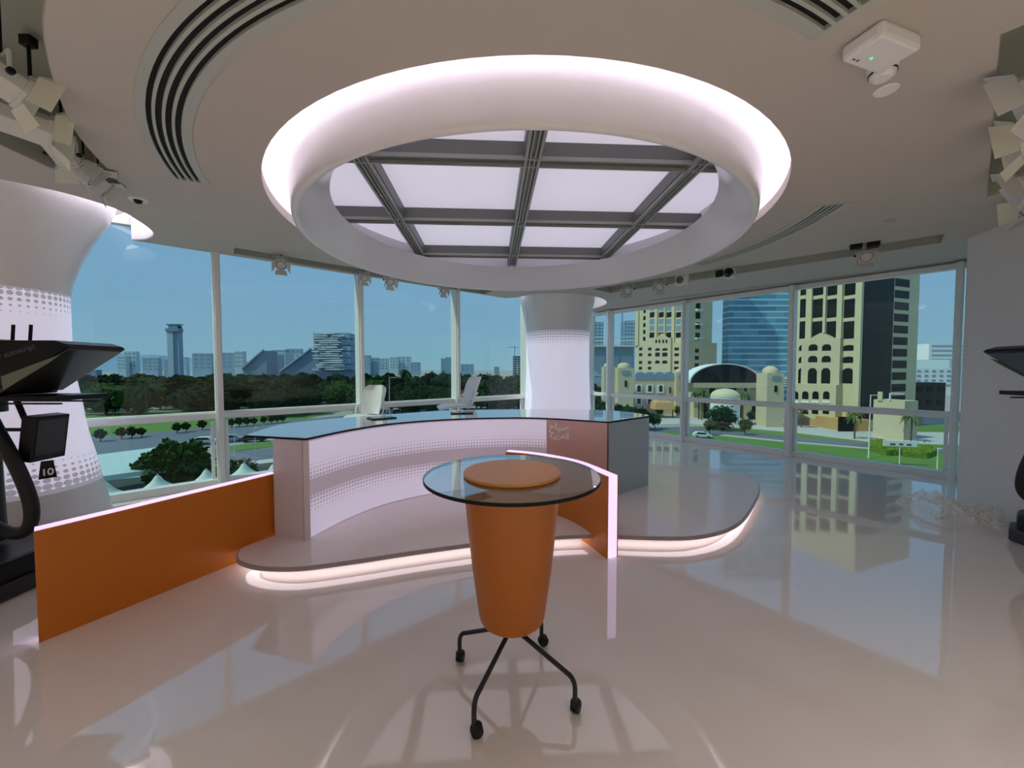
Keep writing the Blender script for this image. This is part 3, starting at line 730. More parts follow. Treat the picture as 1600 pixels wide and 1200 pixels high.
t = empty('twin_lamp', (4.38, 4.92, ZC + .1), R(-35)); tag(t, 'black twin lamp on white bracket beside the right slot spot', 'studio lamp')
obj('bracket', MB().box((0, 0, -.10), (.30, .05, .10)), M_lamp, t, bevel=.01)
for sx in (-.08, .08): obj('lamp_head', MB().box((sx, -.05, -.12), (.12, .10, .09)), M_black, t, bevel=.015)
# ceiling devices
t = empty('wireless_sensor_box', (1.74, 1.90, ZC), R(18)); tag(t, 'white ceiling box with small green light above right of the ring', 'ceiling device')
obj('housing', MB().prism([(-.14, -.085), (.14, -.085), (.14, .085), (-.14, .085)], -.075, 0), M_white, t, bevel=.02)
obj('indicator', MB().cyl((-.03, .02, -.078), (-.03, .02, -.0745), .006), M_led, t)
obj('mark', MB().box((-.10, .05, -.0755), (.016, .008, .001)).box((-.075, .05, -.0755), (.012, .012, .001)), M_txtg, t)
t = empty('smoke_detector', (1.90, 2.06, ZC)); tag(t, 'round white smoke detector beside the white ceiling box', 'smoke detector')
obj('base', MB().lathe([(0, -.03), (.06, -.03), (.065, 0)], 32), M_white, t, smooth=True)
obj('cap', MB().lathe([(0, -.065), (.035, -.065), (.052, -.05), (.055, -.036), (.045, -.03)], 32), M_white, t, smooth=True)
obj('gap_ring', MB().lathe([(.0565, -.040), (.0585, -.038), (.0585, -.032), (.0565, -.030)], 32), M_black, t)
o = obj('ceiling_cover_plate', MB().lathe([(0, -.006), (.05, -.006), (.056, 0)], 32), M_white, M=Matrix.Translation((2.08, 2.23, ZC)), smooth=True); tag(o, 'flat round blank plate on the ceiling below the smoke detector', 'cover plate')
t = empty('dome_camera', (-3.42, 3.63, ZC)); tag(t, 'tiny black dome fitting in the ceiling near the left column', 'ceiling camera')
obj('rim', MB().lathe([(.03, -.008), (.065, -.008), (.07, 0)], 24), M_white, t, smooth=True)
obj('dome', MB().sphere((0, 0, -.006), .034, 16, 8), M_black, t, smooth=True)
o = obj('ceiling_sprinkler', MB().lathe([(0, -.006), (.045, -.006), (.05, 0)], 24), M_recess, M=Matrix.Translation((3.94, 4.13, ZC)), smooth=True); tag(o, 'flush round ceiling cap near the right window slot', 'ceiling cap')

# polythene sheet crumpled against the right wall
def crumple(cx, cy, rx, ry, h, rz):
    n, m = 70, 46; vs = []; fs = []
    for i in range(n + 1):
        for k in range(m + 1):
            u, v = i / n * 2 - 1, k / m * 2 - 1
            x, y = u * rx, v * ry; r = math.hypot(u, v)
            w = max(0, 1 - r ** 2)
            nz = noise.noise(Vector((u * 2.3, v * 2.3, 1))); n2 = abs(noise.noise(Vector((u * 6 + 3, v * 5, 4)))); n3 = abs(noise.noise(Vector((u * 13, v * 11, 9))))
            z = .012 + h * w * (.45 + .7 * nz) + .10 * n2 * min(1, w * 3) + .05 * n3 * min(1, w * 3)
            p = Matrix.Rotation(rz, 3, 'Z') @ Vector((x * (1 + .25 * nz), y * (1 + .3 * n2), max(.006, z)))
            vs.append((p.x, p.y, p.z))
    for i in range(n):
        for k in range(m):
            uc, vc = (i + .5) / n * 2 - 1, (k + .5) / m * 2 - 1
            if uc * uc + vc * vc < 1.0 + .25 * noise.noise(Vector((uc * 4, vc * 4, 7))):
                a = i * (m + 1) + k; fs.append((a, a + m + 1, a + m + 2, a + 1))
    o = obj('polythene_sheet', MB().add(vs, fs), M_plasticbag, M=Matrix.Translation((cx, cy, 0)), smooth=True)
    return o
tag(crumple(4.80, 4.22, .46, .27, .26, R(-75)), 'crumpled clear polythene sheet lying on the floor by the right wall', 'plastic sheet')

# ================================================================ outside
GZ = -16.0
M_sand = mat('pale sandy paving', (.34, .32, .27), .9, noise_amt=.08, nscale=.05)
M_grass = mat('mown lawn', (.10, .20, .03), .95, noise_amt=.25, nscale=.15)
M_road = mat('asphalt road', (.13, .15, .17), .85, noise_amt=.12, nscale=.05)
M_kerb = mat('pale concrete kerb', (.48, .48, .44), .9, noise_amt=.05)
M_beige = mat('beige render', (.60, .54, .35), .85, noise_amt=.05, nscale=.2)
M_beige2 = mat('pale sand stone', (.58, .50, .33), .85, noise_amt=.06, nscale=.2)
M_ochre = mat('ochre base render', (.52, .32, .13), .85, noise_amt=.05, nscale=.2)
M_dkglass = mat('dark facade glass', (.010, .014, .014), .4, spec=.15, noise_amt=.3, nscale=.1)
M_haze = mat('grey blue with painted haze', (.30, .42, .52), .8, noise_amt=.06, nscale=.02)  # distance haze painted into this and the next two far building colours
M_haze2 = mat('pale blue grey with painted haze', (.46, .58, .62), .8, noise_amt=.06, nscale=.02)
M_haze3 = mat('slate blue with painted haze', (.20, .31, .40), .8, noise_amt=.06, nscale=.02)
M_whiteb = mat('white facade', (.78, .82, .80), .7, noise_amt=.04, nscale=.1)
M_hill = mat('hazy blue hill', (.20, .32, .42), 1, noise_amt=.08, nscale=.003)  # distance haze painted into the blue of the hill
M_trunk = mat('bark', (.10, .08, .05), .9, noise_amt=.2)
M_canvas = mat('cream tent canvas', (.55, .62, .52), .7, noise_amt=.03)
M_roofw = mat('pale green white roofing', (.48, .60, .56), .6, noise_amt=.04, nscale=.2)
M_dkcrt = mat('dark paved yard', (.03, .045, .04), .9, noise_amt=.2, nscale=.2)
M_carw = mat('white car paint', (.6, .62, .62), .3, noise_amt=.02)
M_card = mat('dark car paint', (.05, .055, .06), .3, noise_amt=.02)
M_carg = mat('silver car paint', (.30, .33, .36), .3, noise_amt=.02)
M_redp = mat('red paint', (.35, .03, .03), .5)
M_sign = mat('white sign board', (.66, .68, .64), .6, noise_amt=.03)
def leafmat(name, col):
    m = mat(name, col, .9, spec=.08, noise_amt=.45, nscale=1.2); return m
M_leafd = leafmat('dark park foliage', (.012, .040, .014))
M_leafm = leafmat('mid green foliage', (.032, .080, .018))
M_leafl = leafmat('bright hedge foliage', (.13, .22, .03))
M_palm = leafmat('palm frond green', (.09, .13, .05))
M_blue = bpy.data.materials.new('blue banded curtain wall'); M_blue.use_nodes = True
_t = M_blue.node_tree; _b = _t.nodes['Principled BSDF']; _b.inputs['Roughness'].default_value = .25
_c = _t.nodes.new('ShaderNodeTexCoord'); _s = _t.nodes.new('ShaderNodeSeparateXYZ'); _t.links.new(_c.outputs['Object'], _s.inputs[0])
def _m(op, a, b=None):
    n = _t.nodes.new('ShaderNodeMath'); n.operation = op
    for i, x in enumerate((a, b)):
        if x is None: continue
        if isinstance(x, (int, float)): n.inputs[i].default_value = x
        else: _t.links.new(x, n.inputs[i])
    return n.outputs[0]
_st = _m('LESS_THAN', _m('FRACT', _m('DIVIDE', _s.outputs[2], 3.2)), .24)
_br = _t.nodes.new('ShaderNodeTexBrick'); _br.inputs['Scale'].default_value = 1; _br.inputs['Brick Width'].default_value = 9; _br.inputs['Row Height'].default_value = 3.2
_br.inputs['Mortar Size'].default_value = 0; _br.inputs['Color1'].default_value = (.06, .24, .36, 1); _br.inputs['Color2'].default_value = (.16, .42, .56, 1)
_cb = _t.nodes.new('ShaderNodeCombineXYZ'); _t.links.new(_s.outputs[0], _cb.inputs[0]); _t.links.new(_s.outputs[2], _cb.inputs[1]); _t.links.new(_cb.outputs[0], _br.inputs['Vector'])
_x = _t.nodes.new('ShaderNodeMix'); _x.data_type = 'RGBA'; _t.links.new(_st, _x.inputs['Factor']); _t.links.new(_br.outputs['Color'], _x.inputs['A'])
_x.inputs['B'].default_value = (.55, .68, .70, 1); _t.links.new(_x.outputs['Result'], _b.inputs['Base Color'])

def G(x, y, z=GZ): return atZ(x, y, z)
g = obj('ground', MB().box((0, 3000, GZ - 1), (14000, 6400, 1.9)), M_sand); tag(g, kind='structure')
def patch(name, pts, m, dz, label=None):
    P = []
    for (x, y) in pts:
        w = G(x, y); P.append((w.x, w.y))
    o = obj(name, MB().prism(P, GZ - .049, GZ + dz), m); tag(o, kind='structure'); return o
# left side: lawn, roads, park floor
patch('park_ground', [(-400, 640), (830, 634), (830, 592), (-400, 592)], M_dkcrt, .0)
patch('lawn_strip', [(-200, 715), (420, 668), (560, 636), (-200, 650)], M_grass, .02)
patch('road', [(-200, 716), (60, 690), (330, 668), (480, 655), (640, 640), (820, 636), (820, 652), (560, 668), (330, 696), (-200, 742)], M_road, .04)
patch('lawn_strip', [(330, 700), (480, 684), (640, 668), (820, 654), (820, 658), (640, 676), (480, 692), (330, 709)], M_grass, .05)
patch('road', [(200, 722), (420, 700), (820, 658), (820, 672), (420, 716), (200, 740)], M_road, .05)
patch('pavement', [(-200, 790), (200, 742), (820, 674), (820, 720), (200, 860)], M_kerb, .03)
patch('yard', [(-300, 800), (320, 735), (520, 712), (560, 760), (300, 900)], M_dkcrt, .06)
# right side
patch('lawn', [(1000, 720), (1800, 860), (1800, 700), (1500, 664), (1375, 662), (1000, 668)], M_grass, .02)
patch('driveway', [(900, 668), (1080, 662), (1240, 676), (1370, 692), (1800, 704), (1800, 678), (1500, 676), (1365, 674), (1240, 656), (1060, 644), (940, 646)], M_kerb, .05)
patch('road', [(900, 672), (1100, 676), (1240, 690), (1400, 704), (1600, 716), (1600, 708), (1400, 696), (1240, 683), (1100, 669), (900, 665)], M_road, .07)
patch('kerb', [(1100, 677), (1240, 691), (1360, 701), (1360, 702.4), (1240, 692.4), (1100, 678.4)], M_kerb, .2)

# --- trees
def leafball(rx, ry, rz, nleaf, ls, core=.8, seed=1):
    rn = random.Random(seed); mb = MB()
    n, m = 14, 9
    vs = []; fs = []
    for i in range(m + 1):
        t = PI * i / m
        for k in range(n):
            a = 2 * PI * k / n; d = Vector((math.sin(t) * math.cos(a), math.sin(t) * math.sin(a), math.cos(t)))
            q = core * (1 + .35 * noise.noise(d * 2 + Vector((seed, 0, 0)))); vs.append((d.x * rx * q, d.y * ry * q, d.z * rz * q))
    for i in range(m):
        for k in range(n): k2 = (k + 1) % n; fs.append((i * n + k, (i + 1) * n + k, (i + 1) * n + k2, i * n + k2))
    mb.add(vs, fs)
    for _ in range(nleaf):
        d = Vector((rn.gauss(0, 1), rn.gauss(0, 1), rn.gauss(0, 1))).normalized()
        q = (.8 + .28 * rn.random()) * (1 + .38 * noise.noise(d * 2 + Vector((seed, 0, 0))))
        c = Vector((d.x * rx * q, d.y * ry * q, d.z * rz * q))
        a = Vector((rn.gauss(0, 1), rn.gauss(0, 1), rn.gauss(0, 1))).normalized(); b = a.orthogonal().normalized(); s = ls * (.6 + .8 * rn.random())
        a, b = a * s, b * s * .6; k = len(mb.v); mb.v += [c - a, c + b, c + a, c - b]; mb.f.append([k, k + 1, k + 2, k + 3])
    return mb
def tree(name, label, group, rx, rz, h, nleaf, ls, m, seed=1, trunk=.25):
    t = empty(name, (0, 0, GZ)); tag(t, label, 'tree', group)
    o = obj('crown', MB().add([v + Vector((0, 0, h - rz)) for v in leafball(rx, rx, rz, nleaf, ls, seed=seed).v], leafball(rx, rx, rz, nleaf, ls, seed=seed).f), m, t)
    obj('trunk', MB().cyl((0, 0, -.05), (0, 0, h - rz), trunk, trunk * .7, n=8), M_trunk, t)
    return t
def palm(name, label, group, h, fr=14, L=2.6, m=None, seed=3):
    t = empty(name, (0, 0, GZ)); tag(t, label, 'palm tree', group); rn = random.Random(seed)
    obj('trunk', MB().tube([(0, 0, -.05), (.1, 0, h * .5), (.05, .05, h)], [.24, .18, .2], 8), M_trunk, t)
    mb = MB()
    for i in range(fr):
        a = 2 * PI * i / fr + rn.random() * .4; el = rn.uniform(-.2, 1.0); c, s = math.cos(a), math.sin(a)
        pts = []
        for k in range(7):
            u = k / 6; pts.append(Vector((c * L * u * math.cos(el * .6), s * L * u * math.cos(el * .6), h + L * (el * u - 1.05 * u * u))))
        w = Vector((-s, c, 0))
        for k in range(6):
            for sg in (-1, 1):
                ww = L * .16 * math.sin(PI * (k + .7) / 7); q = len(mb.v)
                mb.v += [pts[k], pts[k + 1], pts[k + 1] + w * sg * ww - Vector((0, 0, ww * .6)), pts[k] + w * sg * ww - Vector((0, 0, ww * .6))]; mb.f.append([q, q + 1, q + 2, q + 3])
    obj('crown', mb, m or M_palm, t); return t
protos = [tree('park_tree', 'dark leafy tree in the dense park beyond the left windows', 'dense park trees beyond the road', 5.2, 4.6, 10.5, 900, .75, M_leafd, 1, .4),
          tree('park_tree', 'mid green rounded tree in the dense park beyond the left windows', 'mid green park trees beyond the road', 5.6, 4.0, 9.5, 900, .7, M_leafm, 5, .4),
          palm('park_palm', 'dark palm rising among the dense park trees', 'dark palms in the park', 9.5, 16, 3.6, M_leafd, 8)]
used = [False] * 3
ROWN = ['nearest row', 'second row', 'third row', 'middle rows', 'middle rows', 'far rows', 'far rows', 'farthest rows']
def where(px): return 'left of the first window post' if px < 340 else 'between the first and second window posts' if px < 562 else 'between the second and third window posts' if px < 709 else 'between the third window post and the lit column'
def put(i, x, y, s, rz=None, px=None, row=None):
    o = protos[i] if not used[i] else copy_tree(protos[i]); used[i] = True
    o.location = (x, y, GZ); o.scale = (s, s, s * random.uniform(.9, 1.1)); o.rotation_euler = (0, 0, random.random() * 6 if rz is None else rz)
    kind_ = ['dark leafy park tree', 'mid green park tree', 'dark park palm'][i]
    w_ = (where(px) + ', ' + ROWN[row]) if px is not None else 'right of the lit column'
    o['label'] = kind_ + ' ' + w_; o['group'] = kind_ + 's ' + w_; return o
rows = [(148, 78), (165, 72), (190, 66), (225, 60), (270, 52), (330, 44)]
for ri, (Y, n) in enumerate([(150, 24), (168, 25), (190, 26), (216, 27), (250, 28), (292, 28), (345, 28), (410, 30)]):
    for k in range(n):
        px = 60 + (900 - 60) * (k + random.uniform(.1, .9)) / n
        if ri == 0 and px > 480 and random.random() < .4: continue
        i = 2 if random.random() < .10 else (1 if random.random() < .28 else 0)
        X = (px - 800) / F * Y
        put(i, X, Y + random.uniform(-6, 6), random.uniform(.85, 1.15) * (1.05 if ri < 4 else 1.16), px=px, row=ri)
# right-centre tree mass behind the column
for px, Y, s in [(905, 150, 1.0), (922, 165, 1.0), (938, 155, .9), (925, 120, .75), (942, 118, .7), (962, 116, .7), (984, 114, .6), (1002, 112, .55), (915, 128, .8)]:
    put(0, (px - 800) / F * Y, Y, s)
o = palm('tall_palm', 'tall lone palm rising above the park treeline', None, 17, 16, 3.2, M_leafd, 4); p = atY(634, 600, 170); o.location = (p.x, p.y, GZ)
# clipped round trees on the left lawn
fp0 = None
for px, py in [(157, 682), (190, 678), (206, 677), (221, 675), (277, 669), (291, 667), (316, 664), (362, 660), (374, 659), (386, 658), (397, 657), (412, 655), (424, 654), (433, 653), (442, 652)]:
    w = G(px, py + 8); ci_ = globals().get('ci_', -1) + 1
    if fp0 is None: fp0 = tree('clipped_tree', 'small round clipped dark tree on the left lawn strip', 'clipped round trees on the lawn', 1.05, .9, 2.7, 260, .22, M_leafd, 9, .12); o = fp0
    else: o = copy_tree(fp0)
    o.location = (w.x, w.y, GZ); s = random.uniform(.8, 1.1); o.scale = (s, s, s)
    o['label'] = 'small round clipped lawn tree, %s from the left' % ['first', 'second', 'third', 'fourth', 'fifth', 'sixth', 'seventh', 'eighth', 'ninth', 'tenth', 'eleventh', 'twelfth', 'thirteenth', 'fourteenth', 'fifteenth'][ci_]
# big bush by the tents
o = tree('broad_tree', 'large bushy green tree behind the white tents, lower left', None, 3.5, 2.5, 7.6, 2600, .34, M_leafm, 12, .3); p = atY(276, 700, 52); o.location = (p.x, 52, GZ)
o = tree('broad_tree', 'smaller leafy tree right of the large bush, behind a mullion', None, 2.6, 2.4, 5.0, 900, .35, M_leafm, 13, .2); p = atY(368, 700, 52); o.location = (p.x, 52, GZ + .2)
# roof canopy and tents (roof level of the podium)
def polyz(name, pts, z0, z1, m): return obj(name, MB().prism([(atZ(x, y, z1).x, atZ(x, y, z1).y) for x, y in pts], z0, z1), m)
t = polyz('flat_canopy_roof', [(60, 722), (290, 693), (292, 704), (278, 728), (60, 758)], -11.6, -11.0, M_roofw); tag(t, 'long flat pale canopy roof beside the road, lower left', 'canopy')
pc = atZ(170, 730, -11.6)
for (x, y) in [(140, 728), (255, 712)]:
    q = atZ(x, y, -11.6); obj('post', MB().cyl((q.x, q.y, GZ), (q.x, q.y, -11.55), .25, n=8), M_kerb, t)
def tent(px, py, Y, r, lab):
    p = atY(px, py, Y); t = empty('peaked_tent', (p.x, p.y, p.z)); tag(t, lab, 'tent', 'cream peaked tents below the left windows')
    prf = [(.12, 0), (.22, -.12), (.5, -.55), (1.1, -1.05), (2.0, -1.5), (r, -1.75)]
    obj('canopy', MB().lathe(prof(prf, 3), 24), M_canvas, t, smooth=True)
    obj('mast', MB().cyl((0, 0, -(p.z - GZ) ), (0, 0, .1), .08, n=8), M_kerb, t)
for a in [(165, 754, 33, 3.1, 'leftmost cream peaked tent roof below the left windows'), (246, 743, 34, 3.2, 'second cream peaked tent in front of the large bush'),
          (322, 734, 36, 3.2, 'cream peaked tent left of the second window post'), (381, 724, 38, 3.6, 'cream peaked tent right of the second window post'), (427, 726, 36, 3.0, 'cream tent roof against the end of the desk')]: tent(*a)
# cars
def car(px, py, rz, m, label, s=1.0, group='cars on the road'):
    w = G(px, py); t = empty('car', (w.x, w.y, GZ + .07), rz); tag(t, label, 'car', group); t.scale = (s, s, s)
    M = Matrix(((1, 0, 0, 0), (0, 0, 1, 0), (0, 1, 0, 0), (0, 0, 0, 1)))
    obj('body', MB().prism([(-2.2, .3), (2.2, .3), (2.25, .75), (1.2, .95), (.55, 1.45), (-1.3, 1.5), (-2.1, 1.0), (-2.25, .8)], -.9, .9, M), m, t, bevel=.05)
    obj('windows', MB().prism([(-1.75, 1.0), (1.0, .98), (.5, 1.38), (-1.2, 1.42)], -.91, .91, M), M_dkglass, t)
    for x in (-1.4, 1.4):
        for y in (-.8, .8): obj('wheel', MB().cyl((x, y - .1, .33), (x, y + .1, .33), .33, n=14), M_rubber, t)
    return t
car(322, 694, R(20), M_carw, 'white car on the near road, left of the second window post', 1.15)
car(364, 690, R(20), M_carg, 'silver car on the near road, right of the second window post', 1.15)
car(398, 690, R(20), M_card, 'dark car on the near road just below the desk glass tip', 1.2)
car(1097, 684, R(-12), M_carw, 'white car on the road beyond the right windows', 1.0)
for px, c in [(598, M_card), (612, M_carg), (622, M_card), (634, M_card), (648, M_card), (664, M_carw), (682, M_carg), (777, M_card), (792, M_carg)]:
    car(px, 646 if px < 700 else 642, R(random.uniform(0, 40)), c, {598: 'dark car right beside the left chair back', 612: 'silver parked car right of the left chair back', 622: 'dark parked car, second right of the left chair', 634: 'dark parked car, third right of the left chair', 648: 'dark parked car midway between the two chairs', 664: 'white parked car midway between the two chairs', 682: 'silver parked car just left of the right chair', 777: 'dark car right of the right chair', 792: 'silver car close to the lit column'}[px], 1.0, 'cars parked beyond the desk')
# lamp posts
def pole(px, py, h, label, r=.12, arm=1.6):
    w = G(px, py); t = empty('street_lamp', (w.x, w.y, GZ)); tag(t, label, 'street lamp', 'street lamps')
    obj('pole', MB().cyl((0, 0, 0), (0, 0, h), r, r * .6, n=8), M_sign, t); obj('lamp_head', MB().box((arm / 2, 0, h), (arm, .3, .12)), M_sign, t)
pole(1357, 716, 12.5, 'tall pale street lamp before the beige block, right windows', .14)
pole(1464, 737, 4.0, 'short white post at the lawn edge near the last mullion', .10, .6)
pole(609, 664, 15, 'thin street lamp in front of the park between the chairs', .12, 2.4)
pole(367, 716, 6.5, 'thin lamp post on the pavement, right of the second window post', .08, .5)
pole(399, 714, 6, 'thin lamp post below the tip of the desk glass', .08, .5)
pole(1143, 668, 7, 'thin lamp post on the drive before the domed hall', .08, .5)
# small palms, street trees and hedges, right side
pp = None
for px, py, h, lab in [(1252, 668, 6.0, 'small palm before the arched base of the beige tower'), (1335, 686, 6.8, 'green palm by the dark garage opening'), (1423, 690, 6.8, 'palm right of the white sign board'),
                       (1357, 668, 9.5, 'tall pale palm beside the tall street lamp'), (1092, 655, 10.5, 'tall palm left of the round dome'), (1096, 656, 8.5, 'shorter palm left of the round dome'), (1160, 656, 9.5, 'tall palm right of the round dome'),
                       (1188, 652, 8.5, 'palm before the corner turret'), (1275, 664, 3.0, 'tiny shrub palm below the arcade'), (1297, 668, 3.0, 'tiny shrub palm near the garage corner')]:
    w = G(px, py)
    if pp is None: pp = palm('palm_tree', lab, 'palms beyond the right windows', 6.5, 16, 2.6, M_palm, 6); o = pp
    else: o = copy_tree(pp); o['label'] = lab
    o.location = (w.x, w.y, GZ); k = h / 6.5; o.scale = (max(.6, k * .8), max(.6, k * .8), k); o.rotation_euler = (0, 0, random.random() * 6)
sp = None
for px, py, s, lab in [(1023, 671, 1.0, 'small street tree nearest the desk end'), (1109, 680, .9, 'slim dark tree on the kerb by the white car'), (1164, 680, .95, 'small green tree on the lawn before the drive'),
                       (1030, 652, .8, 'low tree by the ochre tent roof'), (1058, 650, .8, 'low tree at the left of the corner mullion'), (1175, 662, .9, 'bushy tree right of the dark dome tree'), (1200, 656, .7, 'low shrub tree below the turret')]:
    w = G(px, py)
    if sp is None: sp = tree('street_tree', lab, 'street trees beyond the right windows', 1.6, 1.5, 4.6, 420, .28, M_leafm, 21, .14); o = sp
    else: o = copy_tree(sp); o['label'] = lab
    o.location = (w.x, w.y, GZ); o.scale = (s, s, s)
o = tree('round_tree', 'very dark round clipped tree in front of the dome', None, 3.6, 3.2, 7.0, 800, .4, M_leafd, 31, .2); w = atY(1129, 640, 112); o.location = (w.x, 112, GZ)
for pts, lab in [([(1358, 704), (1385, 712), (1404, 712), (1404, 702), (1375, 692), (1358, 694)], 'bright clipped hedge left of the sign board'), ([(1410, 714), (1448, 717), (1462, 712), (1462, 704), (1425, 700), (1408, 704)], 'bright clipped hedge right of the sign board post')]:
    P = [(G(x, y).x, G(x, y).y) for x, y in pts]; cx = sum(p[0] for p in P) / len(P); cy = sum(p[1] for p in P) / len(P)
    mb = MB().prism(P, GZ, GZ + 1.1); rn = random.Random(5)
    xs_, ys_ = [p[0] for p in P], [p[1] for p in P]
    for _ in range(900):
        i = rn.randrange(len(P)); u = rn.random(); a, b = P[i], P[(i + 1) % len(P)]; v = rn.random() ** .5
        x, y = cx + (a[0] + (b[0] - a[0]) * u - cx) * v, cy + (a[1] + (b[1] - a[1]) * u - cy) * v
        z = GZ + 1.1 if v < .93 else GZ + rn.random() * 1.2
        c = Vector((x, y, z)); a_ = Vector((rn.gauss(0, 1), rn.gauss(0, 1), rn.gauss(0, 1))).normalized() * .3; b_ = a_.orthogonal().normalized() * .18
        k = len(mb.v); mb.v += [c - a_, c + b_, c + a_, c - b_]; mb.f.append([k, k + 1, k + 2, k + 3])
    tag(obj('clipped_hedge', mb, M_leafl), lab, 'hedge', 'clipped hedges on the right lawn')
w = G(1405, 728); t = empty('sign_board', (w.x, w.y, GZ), R(-12)); tag(t, 'white sign board on a post above the hedges, seen through right windows', 'sign')
obj('post', MB().cyl((0, 0, 0), (0, 0, 3.6), .09, n=8), M_sign, t); obj('board', MB().box((0, 0, 4.1), (5.2, .25, 1.1)), M_sign, t, bevel=.05)
obj('dark_marks', MB().box((-1.2, -.14, 3.95), (.8, .02, .3)).box((.1, -.14, 4.0), (.6, .02, .3)).box((1.3, -.14, 3.95), (.7, .02, .3)), M_card, t)

# --- buildings
def block(name, label, x0, x1, yt, D, dep, m, group=None, cat='building', zb=GZ, wins=None, wm=None):
    a, b = atY(x0, yt, D), atY(x1, yt, D); z = (a.z + b.z) / 2; cx = (a.x + b.x) / 2; w = b.x - a.x
    t = empty(name, (cx, D, zb)); tag(t, label, cat, group)
    obj('walls', MB().box((0, dep / 2, (z - zb) / 2), (w, dep, z - zb)), m, t)
    if wins:
        nx, ny, fx, fz, z0f = wins; H = (z - zb); W = w
        src = None
        for i in range(nx):
            for j in range(ny):
                px = -W / 2 + W * (i + .5) / nx; pz = H * (z0f + (1 - z0f) * (j + .5) / ny)
                if src is None:
                    src = obj('window', MB().box((0, 0, 0), (W / nx * fx, .3, H * (1 - z0f) / ny * fz)), wm or M_dkglass, t); o = src
                else: o = src.copy(); COL.objects.link(o)
                o.location = (px, -.1, pz)
    return t
H2 = 'pale distant buildings along the horizon'
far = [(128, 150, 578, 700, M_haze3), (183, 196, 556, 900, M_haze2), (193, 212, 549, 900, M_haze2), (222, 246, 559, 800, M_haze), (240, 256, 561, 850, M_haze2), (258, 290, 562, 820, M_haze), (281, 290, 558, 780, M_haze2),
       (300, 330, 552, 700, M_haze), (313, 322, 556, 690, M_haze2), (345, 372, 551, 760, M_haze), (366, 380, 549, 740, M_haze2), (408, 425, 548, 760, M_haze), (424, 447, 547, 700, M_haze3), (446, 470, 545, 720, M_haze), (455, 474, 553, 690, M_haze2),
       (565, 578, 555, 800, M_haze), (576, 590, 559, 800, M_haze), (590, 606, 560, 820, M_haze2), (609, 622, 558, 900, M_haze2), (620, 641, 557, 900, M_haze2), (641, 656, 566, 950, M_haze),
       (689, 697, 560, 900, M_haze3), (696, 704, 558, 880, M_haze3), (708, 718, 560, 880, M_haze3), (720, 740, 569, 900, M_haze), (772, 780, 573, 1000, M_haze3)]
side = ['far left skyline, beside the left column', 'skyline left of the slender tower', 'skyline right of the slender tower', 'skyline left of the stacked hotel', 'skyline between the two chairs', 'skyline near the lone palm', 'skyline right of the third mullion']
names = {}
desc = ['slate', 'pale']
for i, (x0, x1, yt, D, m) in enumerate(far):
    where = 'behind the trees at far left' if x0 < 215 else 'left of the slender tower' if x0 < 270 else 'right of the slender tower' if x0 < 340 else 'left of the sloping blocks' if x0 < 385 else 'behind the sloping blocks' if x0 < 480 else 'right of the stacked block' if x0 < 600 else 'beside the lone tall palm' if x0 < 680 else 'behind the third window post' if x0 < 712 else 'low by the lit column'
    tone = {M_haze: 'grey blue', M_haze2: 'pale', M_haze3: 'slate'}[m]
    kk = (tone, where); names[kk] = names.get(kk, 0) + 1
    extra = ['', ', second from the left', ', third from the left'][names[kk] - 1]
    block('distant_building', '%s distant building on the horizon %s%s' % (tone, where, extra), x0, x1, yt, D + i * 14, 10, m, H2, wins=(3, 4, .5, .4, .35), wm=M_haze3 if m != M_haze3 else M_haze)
# hills
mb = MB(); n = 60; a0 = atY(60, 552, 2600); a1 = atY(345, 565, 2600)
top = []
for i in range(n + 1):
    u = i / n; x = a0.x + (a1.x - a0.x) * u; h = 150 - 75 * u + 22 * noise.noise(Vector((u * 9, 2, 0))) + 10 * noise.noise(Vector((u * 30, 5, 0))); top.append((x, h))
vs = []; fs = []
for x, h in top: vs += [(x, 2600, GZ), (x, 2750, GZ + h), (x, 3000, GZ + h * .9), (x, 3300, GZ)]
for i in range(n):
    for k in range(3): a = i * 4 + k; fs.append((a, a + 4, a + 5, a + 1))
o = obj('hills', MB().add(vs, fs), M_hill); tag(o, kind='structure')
# slender tower with forked top
t = empty('slender_tower', tuple(atY(275, 600, 620)[:2]) + (GZ,)); tag(t, 'tall slender hazy tower with widened top on the left horizon', 'tower')
zt = atY(275, 506, 620).z - GZ
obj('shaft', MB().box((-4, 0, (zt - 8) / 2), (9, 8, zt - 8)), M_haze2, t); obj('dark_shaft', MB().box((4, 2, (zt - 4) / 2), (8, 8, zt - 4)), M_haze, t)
obj('crown', MB().box((0, 0, zt - 10), (20, 10, 5)).box((1, 0, zt - 5), (14, 8, 4)).box((1, 0, zt - 1.5), (19, 9, 2)), M_haze3, t)
